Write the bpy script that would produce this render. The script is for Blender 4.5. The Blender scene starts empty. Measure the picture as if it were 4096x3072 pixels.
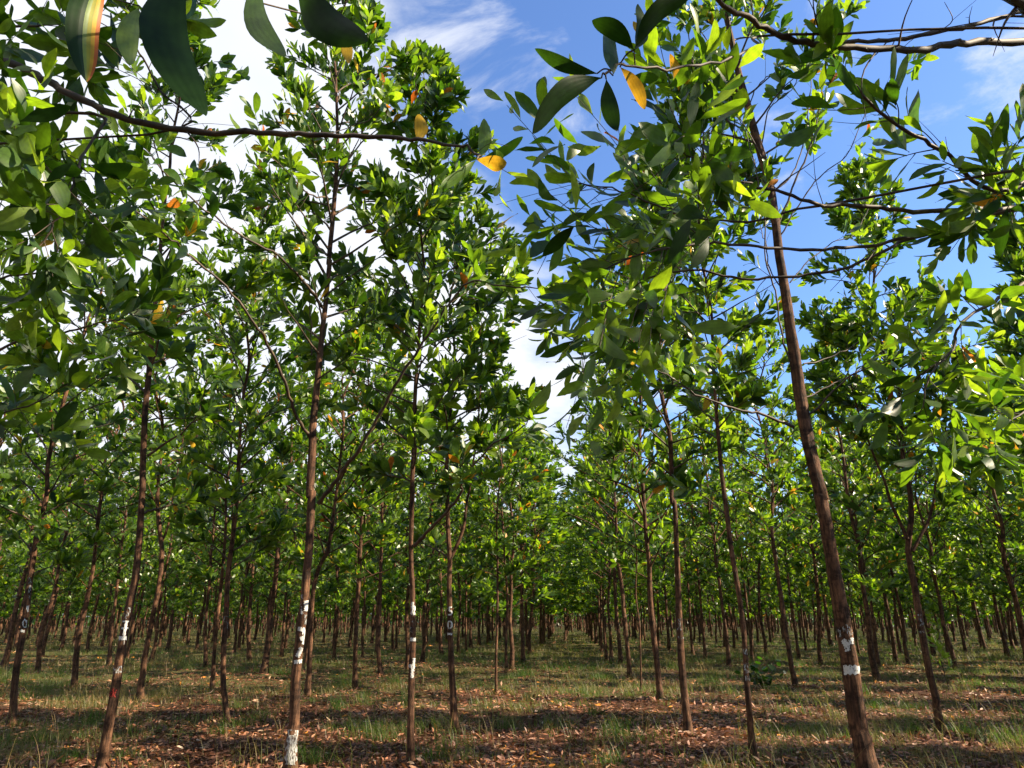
import bpy, math, random
import numpy as np
from mathutils import Vector
# ------------------------------------------------------------------ camera, sky, sun, exposure
SC = bpy.context.scene
COL = SC.collection
PITCH = math.radians(18.1); CAMH = 1.5; FPX = 711.0
CP, SP = math.cos(PITCH), math.sin(PITCH)
cd = bpy.data.cameras.new("camera"); cam = bpy.data.objects.new("camera", cd); COL.objects.link(cam)
cam.location = (0, 0, CAMH); cam.rotation_euler = (math.pi/2+PITCH, 0, 0)
cd.sensor_width = 36; cd.lens = 36*FPX/1024; cd.clip_start = .05; cd.clip_end = 6000
SC.camera = cam
SUN_AZ, SUN_EL = math.radians(98), math.radians(37)
w = bpy.data.worlds.new("World"); SC.world = w; w.use_nodes = True
wn, wl = w.node_tree.nodes, w.node_tree.links
bg = wn['Background']; bg.inputs[1].default_value = .052
sky = wn.new('ShaderNodeTexSky'); sky.sky_type = 'NISHITA'; sky.sun_disc = False
sky.sun_elevation = SUN_EL; sky.sun_rotation = SUN_AZ; sky.air_density = 1.0; sky.dust_density = .6; sky.ozone_density = 2.5
# clouds by direction: a bank of bright cloud over the left of the sky, wisps elsewhere
def N(nodes, t, **k):
    n = nodes.new(t)
    for a, b in k.items(): setattr(n, a, b)
    return n
tc = wn.new('ShaderNodeTexCoord')
sepd = wn.new('ShaderNodeSeparateXYZ'); wl.new(tc.outputs['Generated'], sepd.inputs[0])
mp = wn.new('ShaderNodeMapping'); mp.inputs['Scale'].default_value = (1, 1, 2.0); wl.new(tc.outputs['Generated'], mp.inputs[0])
ns = N(wn, 'ShaderNodeTexNoise'); ns.inputs['Scale'].default_value = 2.6; ns.inputs['Detail'].default_value = 9; ns.inputs['Roughness'].default_value = .55
wl.new(mp.outputs[0], ns.inputs['Vector'])
ma = N(wn, 'ShaderNodeMath', operation='MULTIPLY_ADD'); wl.new(sepd.outputs[0], ma.inputs[0]); ma.inputs[1].default_value = -1.15; wl.new(ns.outputs['Fac'], ma.inputs[2])
mb_ = N(wn, 'ShaderNodeMath', operation='MULTIPLY_ADD'); wl.new(sepd.outputs[2], mb_.inputs[0]); mb_.inputs[1].default_value = -.58; wl.new(ma.outputs[0], mb_.inputs[2])
mr = N(wn, 'ShaderNodeMapRange', interpolation_type='SMOOTHSTEP'); wl.new(mb_.outputs[0], mr.inputs[0])
mr.inputs[1].default_value = .18; mr.inputs[2].default_value = .36
ns2 = N(wn, 'ShaderNodeTexNoise'); ns2.inputs['Scale'].default_value = 5; ns2.inputs['Detail'].default_value = 6
wl.new(mp.outputs[0], ns2.inputs['Vector'])
crw = N(wn, 'ShaderNodeMix', data_type='RGBA'); wl.new(ns2.outputs['Fac'], crw.inputs[0])
crw.inputs[6].default_value = (5.2, 5.7, 6.8, 1); crw.inputs[7].default_value = (7.6, 7.6, 7.8, 1)
hs = N(wn, 'ShaderNodeMix', data_type='RGBA', blend_type='MULTIPLY'); hs.inputs[0].default_value = 1
wl.new(sky.outputs[0], hs.inputs[6]); hs.inputs[7].default_value = (1.18, 1.42, 1.80, 1)
ns3 = N(wn, 'ShaderNodeTexNoise'); ns3.inputs['Scale'].default_value = 4.2; ns3.inputs['Detail'].default_value = 10; ns3.inputs['Roughness'].default_value = .62; ns3.inputs['Distortion'].default_value = .4
wl.new(mp.outputs[0], ns3.inputs['Vector'])
mr4 = N(wn, 'ShaderNodeMapRange', interpolation_type='SMOOTHSTEP'); wl.new(ns3.outputs['Fac'], mr4.inputs[0]); mr4.inputs[1].default_value = .54; mr4.inputs[2].default_value = .74; mr4.inputs[4].default_value = .75
mxm = N(wn, 'ShaderNodeMath', operation='MAXIMUM'); wl.new(mr.outputs[0], mxm.inputs[0]); wl.new(mr4.outputs[0], mxm.inputs[1])
mx = N(wn, 'ShaderNodeMix', data_type='RGBA'); wl.new(mxm.outputs[0], mx.inputs[0]); wl.new(hs.outputs[2], mx.inputs[6]); wl.new(crw.outputs[2], mx.inputs[7])
wl.new(mx.outputs[2], bg.inputs[0])
sd = bpy.data.lights.new("sun", 'SUN'); sd.energy = 5.0; sd.angle = math.radians(.55); sd.color = (1, .85, .62)
sun = bpy.data.objects.new("sun", sd); COL.objects.link(sun)
sv = Vector((math.sin(SUN_AZ)*math.cos(SUN_EL), math.cos(SUN_AZ)*math.cos(SUN_EL), math.sin(SUN_EL)))
sun.rotation_euler = (-sv).to_track_quat('-Z', 'Y').to_euler()
SC.view_settings.view_transform = 'Standard'; SC.view_settings.look = 'None'
SC.view_settings.exposure = 1.62; SC.view_settings.gamma = 1
SC.render.engine = 'CYCLES'
cy = SC.cycles
cy.use_denoising = True; cy.max_bounces = 6; cy.diffuse_bounces = 3; cy.glossy_bounces = 2; cy.transmission_bounces = 4
cy.transparent_max_bounces = 6; cy.use_adaptive_sampling = True; cy.adaptive_threshold = .02; cy.sample_clamp_indirect = 6
RS = np.random.RandomState(7)
# ------------------------------------------------------------------ helpers
def P(sx, sy, d):
    """point seen at (sx, sy) of the 4096 px photo, d metres ahead of the camera"""
    u = (sx/4-512)/FPX; v = (384-sy/4)/FPX
    dy = CP - v*SP; t = d/dy
    return np.array([u*t, d, CAMH+(SP+v*CP)*t])
def ground(sx, sy):
    u = (sx/4-512)/FPX; v = (384-sy/4)/FPX
    t = -CAMH/(SP+v*CP); return np.array([u*t, (CP-v*SP)*t, 0.])
def F(x, y): return (x*1.8517, y*1.8517)          # full view px -> photo px
OFF = {1: (0, 1920), 2: (1370, 1920), 3: (2740, 1920), 4: (0, 960), 5: (1370, 960), 6: (2740, 960), 7: (0, 0), 8: (1370, 0), 9: (2740, 0)}
def R(k, x, y): return (OFF[k][0]+x*.6944, OFF[k][1]+y*.6944)
def nrm(a): return a/(np.linalg.norm(a, axis=-1, keepdims=True)+1e-9)
class Geo:
    def __init__(s): s.v = []; s.f = []; s.n = 0; s.t = []; s.uv = []
    def add(s, v, f, tint=None, uv=None):
        s.v.append(v.astype(np.float32)); s.f.append((f+s.n).astype(np.int32)); s.n += len(v)
        s.t.append(np.full(len(f), .5, np.float32) if tint is None else tint.astype(np.float32))
        s.uv.append(np.zeros((len(v), 2), np.float32) if uv is None else uv.astype(np.float32))
    def mesh(s, name, mat, smooth=True):
        v = np.concatenate(s.v); f = np.concatenate(s.f); t = np.concatenate(s.t); uv = np.concatenate(s.uv)
        me = bpy.data.meshes.new(name)
        me.vertices.add(len(v)); me.vertices.foreach_set('co', v.ravel())
        me.loops.add(f.size); me.loops.foreach_set('vertex_index', f.ravel())
        me.polygons.add(len(f)); me.polygons.foreach_set('loop_start', np.arange(0, f.size, 4, dtype=np.int32))
        me.polygons.foreach_set('use_smooth', np.full(len(f), smooth))
        a = me.attributes.new('tint', 'FLOAT', 'FACE'); a.data.foreach_set('value', t)
        a = me.attributes.new('luv', 'FLOAT2', 'POINT'); a.data.foreach_set('vector', uv.ravel())
        me.update(calc_edges=True); me.materials.append(mat)
        return me
def obj(name, me, parent=None):
    o = bpy.data.objects.new(name, me); COL.objects.link(o)
    if parent: o.parent = parent
    return o
def tag(o, label, cat, group=None, kind=None):
    if label: o['label'] = label
    if cat: o['category'] = cat
    if group: o['group'] = group
    if kind: o['kind'] = kind
    return o
def smooth(pts, k=4):
    """Catmull-Rom through points (n,m)"""
    p = np.asarray(pts, float)
    if len(p) < 3: 
        t = np.linspace(0, 1, k+1)[:, None]; return p[0]*(1-t)+p[1]*t
    q = np.vstack([2*p[0]-p[1], p, 2*p[-1]-p[-2]]); out = []
    for i in range(1, len(q)-2):
        for j in range(k):
            t = j/k
            out.append(.5*((2*q[i])+(-q[i-1]+q[i+1])*t+(2*q[i-1]-5*q[i]+4*q[i+1]-q[i+2])*t*t+(-q[i-1]+3*q[i]-3*q[i+1]+q[i+2])*t**3))
    out.append(p[-1]); return np.array(out)
def tube(g, pts, rad, sides=6, bump=None, tint=.5):
    pts = np.asarray(pts, float); n = len(pts); rad = np.broadcast_to(rad, (n,))
    tan = nrm(np.gradient(pts, axis=0))
    ref = np.array([0, 1., 0]) if abs(tan[:, 1]).mean() < .8 else np.array([1., 0, 0])
    a = nrm(np.cross(ref, tan)); b = np.cross(tan, a)
    th = np.linspace(0, 2*np.pi, sides, endpoint=False)
    rr = rad[:, None]*(1 if bump is None else bump)
    v = pts[:, None]+rr[..., None]*(np.cos(th)[None, :, None]*a[:, None]+np.sin(th)[None, :, None]*b[:, None])
    i = np.arange(n-1)[:, None]; j = np.arange(sides)[None]; j2 = (j+1) % sides
    f = np.stack([i*sides+j, i*sides+j2, (i+1)*sides+j2, (i+1)*sides+j], -1).reshape(-1, 4)
    uv = np.stack(np.broadcast_arrays(th[None, :]/6.283, np.arange(n)[:, None]*1.), -1).reshape(-1, 2)
    g.add(v.reshape(-1, 3), f, np.full(len(f), tint), uv)
LEAF = {3: ([0, .03, .08, .14, .21, .29, .38, .47, .56, .65, .74, .82, .89, .95, .985, 1], [.05, .07, .20, .38, .57, .74, .88, .97, 1, .98, .90, .76, .57, .34, .15, .02], 9),
        2: ([0, .10, .26, .45, .64, .82, .94, 1], [.04, .22, .66, .96, 1, .72, .32, .03], 3), 1: ([0, .3, .7, 1], [.05, .95, .85, .04], 2), 0: ([0, 1], [0, 0], 0)}
def leaves(g, o, d, nr, L, W, tint, lod, rs, fold=.22, across=None, curl_by=1.):
    """many leaves at once: origin o, direction d, normal nr, length, width"""
    n = len(o)
    if n == 0: return
    d = nrm(d); s = nrm(np.cross(nr, d)); nr = np.cross(d, s)
    L = L[:, None]; W = W[:, None]
    if lod == 0:
        c = rs.uniform(-.1, .1, (n, 1))
        m = o+d*L*.5+nr*L*c
        v = np.stack([o, m+s*W*.46, o+d*L, m-s*W*.46], 1)
        f = np.arange(4*n).reshape(n, 4); uv = np.tile([[0, 0], [1, .5], [0, 1], [-1, .5]], (n, 1))
        g.add(v.reshape(-1, 3), f, tint, uv); return
    ts, ws, nc = LEAF[lod]
    ts = np.array(ts); ws = np.array(ws); k = len(ts)
    curl = rs.uniform(-.16, .30, (n, 1)); side = rs.uniform(-.14, .14, (n, 1)); tw = rs.uniform(-.6, .6, (n, 1)); fo = rs.uniform(0, fold*2, (n, 1))
    curl = curl*curl_by; tw = tw*curl_by; rows = []
    for ti, wi in zip(ts, ws):
        c = o+d*L*ti-nr*L*curl*ti*ti+s*L*side*math.sin(math.pi*ti)
        an = tw*(ti-.3); sd_ = s*np.cos(an)+nr*np.sin(an); nn = nr*np.cos(an)-s*np.sin(an)
        h = W*.5*wi
        wv = .05*np.sin(ti*11+tw*9)*W
        if nc == 9: rows.append(np.stack([c+sd_*h*e+nn*(h*fo*e*e+wv*e) for e in np.linspace(1, -1, 9)], 1))
        elif nc == 3: rows.append(np.stack([c+sd_*h+nn*(h*fo+wv), c, c-sd_*h+nn*(h*fo-wv)], 1))
        else: rows.append(np.stack([c+sd_*h, c-sd_*h], 1))
    v = np.stack(rows, 1).reshape(-1, 3)
    nv = k*nc; base = (np.arange(n)*nv)[:, None, None]
    i = np.arange(k-1)[None, :, None]; j = np.arange(nc-1)[None, None]
    f = np.stack([base+i*nc+j, base+i*nc+j+1, base+(i+1)*nc+j+1, base+(i+1)*nc+j], -1).reshape(-1, 4)
    us = np.linspace(1, -1, 9) if nc == 9 else np.array([1, 0, -1]) if nc == 3 else np.array([1, -1])
    uv = np.stack(np.broadcast_arrays(us[None, :], ts[:, None]), -1).reshape(-1, 2)
    tt = np.repeat(tint, (k-1)*(nc-1)) if across is None else np.tile(across, n*(k-1))
    g.add(v, f, tt, np.tile(uv, (n, 1)))
def vnoise(x, y, seed=0):
    """cheap 2-d value noise"""
    xi = np.floor(x).astype(np.int64); yi = np.floor(y).astype(np.int64); fx = x-xi; fy = y-yi
    fx = fx*fx*(3-2*fx); fy = fy*fy*(3-2*fy)
    def h(a, b): 
        q = (a*374761393+b*668265263+seed*1442695) & 0x7fffffff
        q = ((q ^ (q >> 13))*1274126177) & 0x7fffffff
        return ((q ^ (q >> 16)) & 0xffff)/65535.
    return (h(xi, yi)*(1-fx)+h(xi+1, yi)*fx)*(1-fy)+(h(xi, yi+1)*(1-fx)+h(xi+1, yi+1)*fx)*fy
def gz(x, y):
    """height of the ground sheet"""
    x = np.asarray(x, float); y = np.asarray(y, float)
    return (vnoise(x*.45+50, y*.45+50, 3)-.5)*.11+(vnoise(x*1.7+90, y*1.7+90, 5)-.5)*.035
# ------------------------------------------------------------------ materials
def mat(name):
    m = bpy.data.materials.new(name); m.use_nodes = True
    nt = m.node_tree; return m, nt.nodes, nt.links, nt.nodes['Principled BSDF']
def ramp(nodes, stops, interp='LINEAR'):
    r = nodes.new('ShaderNodeValToRGB'); r.color_ramp.interpolation = interp
    e = r.color_ramp.elements
    while len(e) < len(stops): e.new(.5)
    for i, (p, c) in enumerate(stops): e[i].position = p; e[i].color = (*c, 1)
    return r
def leaf_material(name, stops, tstops, tfac, rough):
    m, n, l, b = mat(name)
    at = n.new('ShaderNodeAttribute'); at.attribute_name = 'tint'
    r1 = ramp(n, stops); r2 = ramp(n, tstops)
    l.new(at.outputs['Fac'], r1.inputs[0]); l.new(at.outputs['Fac'], r2.inputs[0])
    au = n.new('ShaderNodeAttribute'); au.attribute_name = 'luv'
    sp = n.new('ShaderNodeSeparateXYZ'); l.new(au.outputs['Vector'], sp.inputs[0])
    mu = N(n, 'ShaderNodeMath', operation='MULTIPLY'); l.new(sp.outputs[0], mu.inputs[0]); mu.inputs[1].default_value = 14
    si = N(n, 'ShaderNodeMath', operation='SINE'); l.new(mu.outputs[0], si.inputs[0])
    mrn = n.new('ShaderNodeMapRange'); l.new(si.outputs[0], mrn.inputs[0])
    mrn.inputs[1].default_value = -1; mrn.inputs[2].default_value = 1; mrn.inputs[3].default_value = .93; mrn.inputs[4].default_value = 1.04
    # blemishes: small dark specks that belong to the leaf
    tcx = n.new('ShaderNodeTexCoord'); no = n.new('ShaderNodeTexNoise'); no.inputs['Scale'].default_value = 38; no.inputs['Detail'].default_value = 3
    l.new(tcx.outputs['Object'], no.inputs['Vector'])
    mr2 = n.new('ShaderNodeMapRange'); l.new(no.outputs['Fac'], mr2.inputs[0]); mr2.inputs[1].default_value = .3; mr2.inputs[2].default_value = .7; mr2.inputs[3].default_value = .75; mr2.inputs[4].default_value = 1.2
    m3 = N(n, 'ShaderNodeMath', operation='MULTIPLY'); l.new(mrn.outputs[0], m3.inputs[0]); l.new(mr2.outputs[0], m3.inputs[1])
    def scaled(src):
        v = N(n, 'ShaderNodeVectorMath', operation='SCALE'); l.new(src, v.inputs[0]); l.new(m3.outputs[0], v.inputs['Scale']); return v.outputs[0]
    l.new(scaled(r1.outputs[0]), b.inputs['Base Color'])
    b.inputs['Roughness'].default_value = rough; b.inputs['Specular IOR Level'].default_value = .65
    msp = ramp(n, [(0, (.10,)*3), (.07, (.14,)*3), (.2, (.65,)*3), (.95, (.65,)*3), (.965, (.18,)*3)]); l.new(at.outputs['Fac'], msp.inputs[0]); l.new(msp.outputs[0], b.inputs['Specular IOR Level'])
    bp = n.new('ShaderNodeBump'); bp.inputs['Strength'].default_value = .06; bp.inputs['Distance'].default_value = .001
    l.new(si.outputs[0], bp.inputs['Height']); l.new(bp.outputs[0], b.inputs['Normal'])
    tr = n.new('ShaderNodeBsdfTranslucent'); l.new(scaled(r2.outputs[0]), tr.inputs[0])
    mxs = n.new('ShaderNodeMixShader'); mxs.inputs[0].default_value = tfac
    l.new(b.outputs[0], mxs.inputs[1]); l.new(tr.outputs[0], mxs.inputs[2]); l.new(mxs.outputs[0], n['Material Output'].inputs[0])
    return m
Y1, O1 = (.62, .40, .03), (.60, .17, .03)
M_LEAF = leaf_material('leaf_green',
    [(0, (.009, .025, .006)), (.3, (.028, .070, .014)), (.6, (.075, .135, .022)), (.90, (.135, .20, .030)), (.965, (.15, .23, .04)), (.975, Y1), (.99, Y1), (1, O1)],  # darkest stop lowered to colour shade into the single near leaves
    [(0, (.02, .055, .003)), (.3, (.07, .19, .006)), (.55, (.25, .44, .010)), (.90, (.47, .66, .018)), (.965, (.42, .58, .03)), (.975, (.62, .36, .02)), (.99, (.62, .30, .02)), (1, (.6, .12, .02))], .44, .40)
M_LITTER = leaf_material('dead_leaf',
    [(0, (.046, .017, .009)), (.3, (.125, .045, .021)), (.55, (.27, .098, .042)), (.75, (.38, .18, .09)), (.9, (.38, .28, .19)), (1, (.6, .24, .04))],
    [(0, (.10, .04, .02)), (.5, (.3, .12, .04)), (1, (.5, .2, .05))], .15, .6)
M_GRASS = leaf_material('grass_blade',
    [(0, (.030, .075, .008)), (.3, (.062, .085, .014)), (.55, (.125, .098, .028)), (1, (.30, .19, .075))],
    [(0, (.10, .24, .02)), (.45, (.20, .32, .03)), (.7, (.30, .28, .06)), (1, (.4, .3, .1))], .35, .55)
def bark_material():
    m, n, l, b = mat('bark')
    tcx = n.new('ShaderNodeTexCoord')
    mp = n.new('ShaderNodeMapping'); mp.inputs['Scale'].default_value = (34, 34, 5.5); l.new(tcx.outputs['Object'], mp.inputs[0])
    no = n.new('ShaderNodeTexNoise'); no.inputs['Scale'].default_value = 1; no.inputs['Detail'].default_value = 7; no.inputs['Roughness'].default_value = .7; l.new(mp.outputs[0], no.inputs['Vector'])
    n2 = n.new('ShaderNodeTexNoise'); n2.inputs['Scale'].default_value = 2.2; n2.inputs['Detail'].default_value = 4; l.new(tcx.outputs['Object'], n2.inputs['Vector'])
    r = ramp(n, [(.28, (.012, .008, .006)), (.43, (.055, .027, .015)), (.60, (.155, .074, .038)), (.8, (.30, .17, .095))]); l.new(no.outputs['Fac'], r.inputs[0])
    mr3 = n.new('ShaderNodeMapRange'); l.new(n2.outputs['Fac'], mr3.inputs[0]); mr3.inputs[1].default_value = .3; mr3.inputs[2].default_value = .7; mr3.inputs[3].default_value = .45; mr3.inputs[4].default_value = 1.35
    # rings of old branch scars and darker lichen blotches
    mp2 = n.new('ShaderNodeMapping'); mp2.inputs['Scale'].default_value = (5, 5, 9); l.new(tcx.outputs['Object'], mp2.inputs[0])
    n4 = n.new('ShaderNodeTexNoise'); n4.inputs['Scale'].default_value = 1; n4.inputs['Detail'].default_value = 5; n4.inputs['Roughness'].default_value = .65; l.new(mp2.outputs[0], n4.inputs['Vector'])
    mr5 = n.new('ShaderNodeMapRange'); l.new(n4.outputs['Fac'], mr5.inputs[0]); mr5.inputs[1].default_value = .40; mr5.inputs[2].default_value = .52; mr5.inputs[3].default_value = .38; mr5.inputs[4].default_value = 1.1
    mm = N(n, 'ShaderNodeMath', operation='MULTIPLY'); l.new(mr3.outputs[0], mm.inputs[0]); l.new(mr5.outputs[0], mm.inputs[1])
    v = N(n, 'ShaderNodeVectorMath', operation='SCALE'); l.new(r.outputs[0], v.inputs[0]); l.new(mm.outputs[0], v.inputs['Scale'])
    l.new(v.outputs[0], b.inputs['Base Color']); b.inputs['Roughness'].default_value = .85; b.inputs['Specular IOR Level'].default_value = .25
    bp = n.new('ShaderNodeBump'); bp.inputs['Strength'].default_value = .9; bp.inputs['Distance'].default_value = .02
    l.new(no.outputs['Fac'], bp.inputs['Height']); l.new(bp.outputs[0], b.inputs['Normal'])
    return m
M_BARK = bark_material()
def twig_material():
    m, n, l, b = mat('twig_bark')
    tcx = n.new('ShaderNodeTexCoord'); no = n.new('ShaderNodeTexNoise'); no.inputs['Scale'].default_value = 9; no.inputs['Detail'].default_value = 5; l.new(tcx.outputs['Object'], no.inputs['Vector'])
    r = ramp(n, [(.3, (.022, .014, .010)), (.55, (.065, .04, .024)), (.75, (.14, .095, .045))]); l.new(no.outputs['Fac'], r.inputs[0])
    l.new(r.outputs[0], b.inputs['Base Color']); b.inputs['Roughness'].default_value = .7
    return m
M_TWIG = twig_material()
def paint_material(name, col, lo, hi):
    m, n, l, b = mat(name)
    tcx = n.new('ShaderNodeTexCoord'); mp = n.new('ShaderNodeMapping'); mp.inputs['Scale'].default_value = (110, 110, 30); l.new(tcx.outputs['Object'], mp.inputs[0])
    no = n.new('ShaderNodeTexNoise'); no.inputs['Scale'].default_value = 1; no.inputs['Detail'].default_value = 5; l.new(mp.outputs[0], no.inputs['Vector'])
    r = ramp(n, [(lo, (0, 0, 0)), (hi, (1, 1, 1))]); l.new(no.outputs['Fac'], r.inputs[0])
    b.inputs['Base Color'].default_value = (*col, 1); b.inputs['Roughness'].default_value = .8
    l.new(r.outputs[0], b.inputs['Alpha'])
    return m
M_WHITE = paint_material('white_paint', (.55, .55, .53), .33, .45)
M_WORN = paint_material('worn_white_paint', (.34, .35, .34), .49, .60)
M_WASH = paint_material('whitewash', (.36, .36, .34), .38, .56)
M_RED = paint_material('red_paint', (.30, .022, .015), .44, .6)
def ground_material():
    m, n, l, b = mat('forest_floor')
    tcx = n.new('ShaderNodeTexCoord')
    def noise(s, d=5, rgh=.6):
        q = n.new('ShaderNodeTexNoise'); q.inputs['Scale'].default_value = s; q.inputs['Detail'].default_value = d; q.inputs['Roughness'].default_value = rgh
        l.new(tcx.outputs['Object'], q.inputs['Vector']); return q
    a = noise(.35, 4); f = noise(11, 7, .75); g2 = noise(40, 4)
    rl = ramp(n, [(.3, (.018, .009, .005)), (.5, (.055, .026, .014)), (.68, (.12, .055, .03)), (.8, (.2, .12, .08))]); l.new(f.outputs['Fac'], rl.inputs[0])
    rg = ramp(n, [(.3, (.022, .024, .008)), (.5, (.06, .055, .018)), (.7, (.13, .10, .04))]); l.new(f.outputs['Fac'], rg.inputs[0])
    # grassier towards the back of the plot
    se = n.new('ShaderNodeSeparateXYZ'); l.new(tcx.outputs['Object'], se.inputs[0])
    mr = n.new('ShaderNodeMapRange'); l.new(se.outputs[1], mr.inputs[0]); mr.inputs[1].default_value = 9; mr.inputs[2].default_value = 26; mr.inputs[3].default_value = -.12; mr.inputs[4].default_value = .25
    ad = N(n, 'ShaderNodeMath', operation='ADD'); l.new(a.outputs['Fac'], ad.inputs[0]); l.new(mr.outputs[0], ad.inputs[1])
    r3 = ramp(n, [(.46, (0, 0, 0)), (.58, (1, 1, 1))]); l.new(ad.outputs[0], r3.inputs[0])
    mx = N(n, 'ShaderNodeMix', data_type='RGBA'); l.new(r3.outputs[0], mx.inputs[0]); l.new(rl.outputs[0], mx.inputs[6]); l.new(rg.outputs[0], mx.inputs[7])
    l.new(mx.outputs[2], b.inputs['Base Color']); b.inputs['Roughness'].default_value = .95; b.inputs['Specular IOR Level'].default_value = .15
    bp = n.new('ShaderNodeBump'); bp.inputs['Strength'].default_value = 1; bp.inputs['Distance'].default_value = .05
    l.new(f.outputs['Fac'], bp.inputs['Height']); l.new(bp.outputs[0], b.inputs['Normal'])
    return m
M_GROUND = ground_material()
# ------------------------------------------------------------------ ground
def build_ground():
    # graded rows: fine near, coarse far
    ys = np.concatenate([np.arange(-30, 3, 1.5), np.arange(3, 30, .3), np.arange(30, 80, 1.2), [85, 95, 110, 130, 180, 300, 600, 1500, 3500]])
    xs = np.concatenate([[-3500, -900, -300, -140, -100, -70], np.arange(-50, -18, 1.5), np.arange(-18, 18, .3), np.arange(18, 51, 1.5), [70, 100, 140, 300, 900, 3500]])
    X, Yy = np.meshgrid(xs, ys); Z = gz(X, Yy)
    v = np.stack([X, Yy, Z], -1).reshape(-1, 3); nx, ny = len(xs), len(ys)
    i = np.arange(ny-1)[:, None]; j = np.arange(nx-1)[None]
    f = np.stack([i*nx+j, i*nx+j+1, (i+1)*nx+j+1, (i+1)*nx+j], -1).reshape(-1, 4)
    g = Geo(); g.add(v, f); tag(obj('ground', g.mesh('ground', M_GROUND)), 'brown leaf-strewn plantation floor with patches of grass', None, None, 'structure')
build_ground()
# ------------------------------------------------------------------ tree generator
WR = [1.]
def leaf_batch(g, tw_o, tw_d, tw_L, n_leaf, rs, lod, size=1., sparse_yellow=.012):
    """leaves on a set of shoots: origins (m,3), directions, lengths"""
    m = len(tw_o)
    if m == 0: return
    k = n_leaf
    t = (np.arange(k)[None]+rs.uniform(0, .7, (m, k)))/k*.95+.08
    d = nrm(tw_d)[:, None]; o = tw_o[:, None]+d*tw_L[:, None, None]*t[..., None]
    ref = nrm(rs.normal(size=(m, 1, 3))); a = nrm(np.cross(d, ref)); b = np.cross(d, a)
    ph = np.arange(k)[None]*2.4+rs.uniform(0, 6.28, (m, 1))+rs.normal(0, .35, (m, k))
    rad = np.cos(ph)[..., None]*a+np.sin(ph)[..., None]*b
    an = (1.25-.75*t+rs.normal(0, .18, (m, k)))[..., None]*.70
    ld = d*np.cos(an)+rad*np.sin(an); ld[..., 2] += rs.uniform(-.12, .30, (m, k))
    ld = nrm(ld)
    nr = nrm(d*.9-rad*.5+rs.normal(0, .45, (m, k, 3)))
    L = (rs.uniform(.135, .265, (m, k))*(1.08-.35*t)*size); W = L*rs.uniform(.31, .45, (m, k))*WR[0]
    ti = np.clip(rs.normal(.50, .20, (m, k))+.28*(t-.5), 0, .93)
    yel = rs.uniform(size=(m, k)) < sparse_yellow*(1.6-t)
    ti = np.maximum(ti, .08); ti = np.where(yel, rs.uniform(.976, 1, (m, k)), ti)
    keep = rs.uniform(size=m*k) > .13
    q = lambda z: z.reshape(m*k, -1)[keep]
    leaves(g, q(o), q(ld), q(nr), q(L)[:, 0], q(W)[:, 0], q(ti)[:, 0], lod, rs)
def interp_path(pts, rads, z):
    z = np.asarray(z); return np.stack([np.interp(z, pts[:, 2], pts[:, 0]), np.interp(z, pts[:, 2], pts[:, 1]), z], -1), np.interp(z, pts[:, 2], rads)
def trunk_bump(th, z, seed, amp=1.):
    return 1+amp*(.07*np.sin(2*th+z*1.9+seed)+.035*np.sin(z*15+seed)*np.sin(th+z*4)+.035*np.sin(3*th-z*3.7+seed*2)+.03*np.sin(z*7.1+seed*3+th)+.02*np.sin(5*th+z*11+seed))
def trunk_geo(g, pts, rads, sides, seed, lod):
    """pts follow the stem upward; adds root flare and knots"""
    pts = np.asarray(pts)
    th = np.linspace(0, 2*np.pi, sides, endpoint=False)
    z = pts[:, 2]
    fl = 1+.55*np.exp(-np.clip(z, 0, 9)/.15)
    tube(g, pts, rads*fl, sides, trunk_bump(th[None], z[:, None], seed, 1. if lod else .6))
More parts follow.
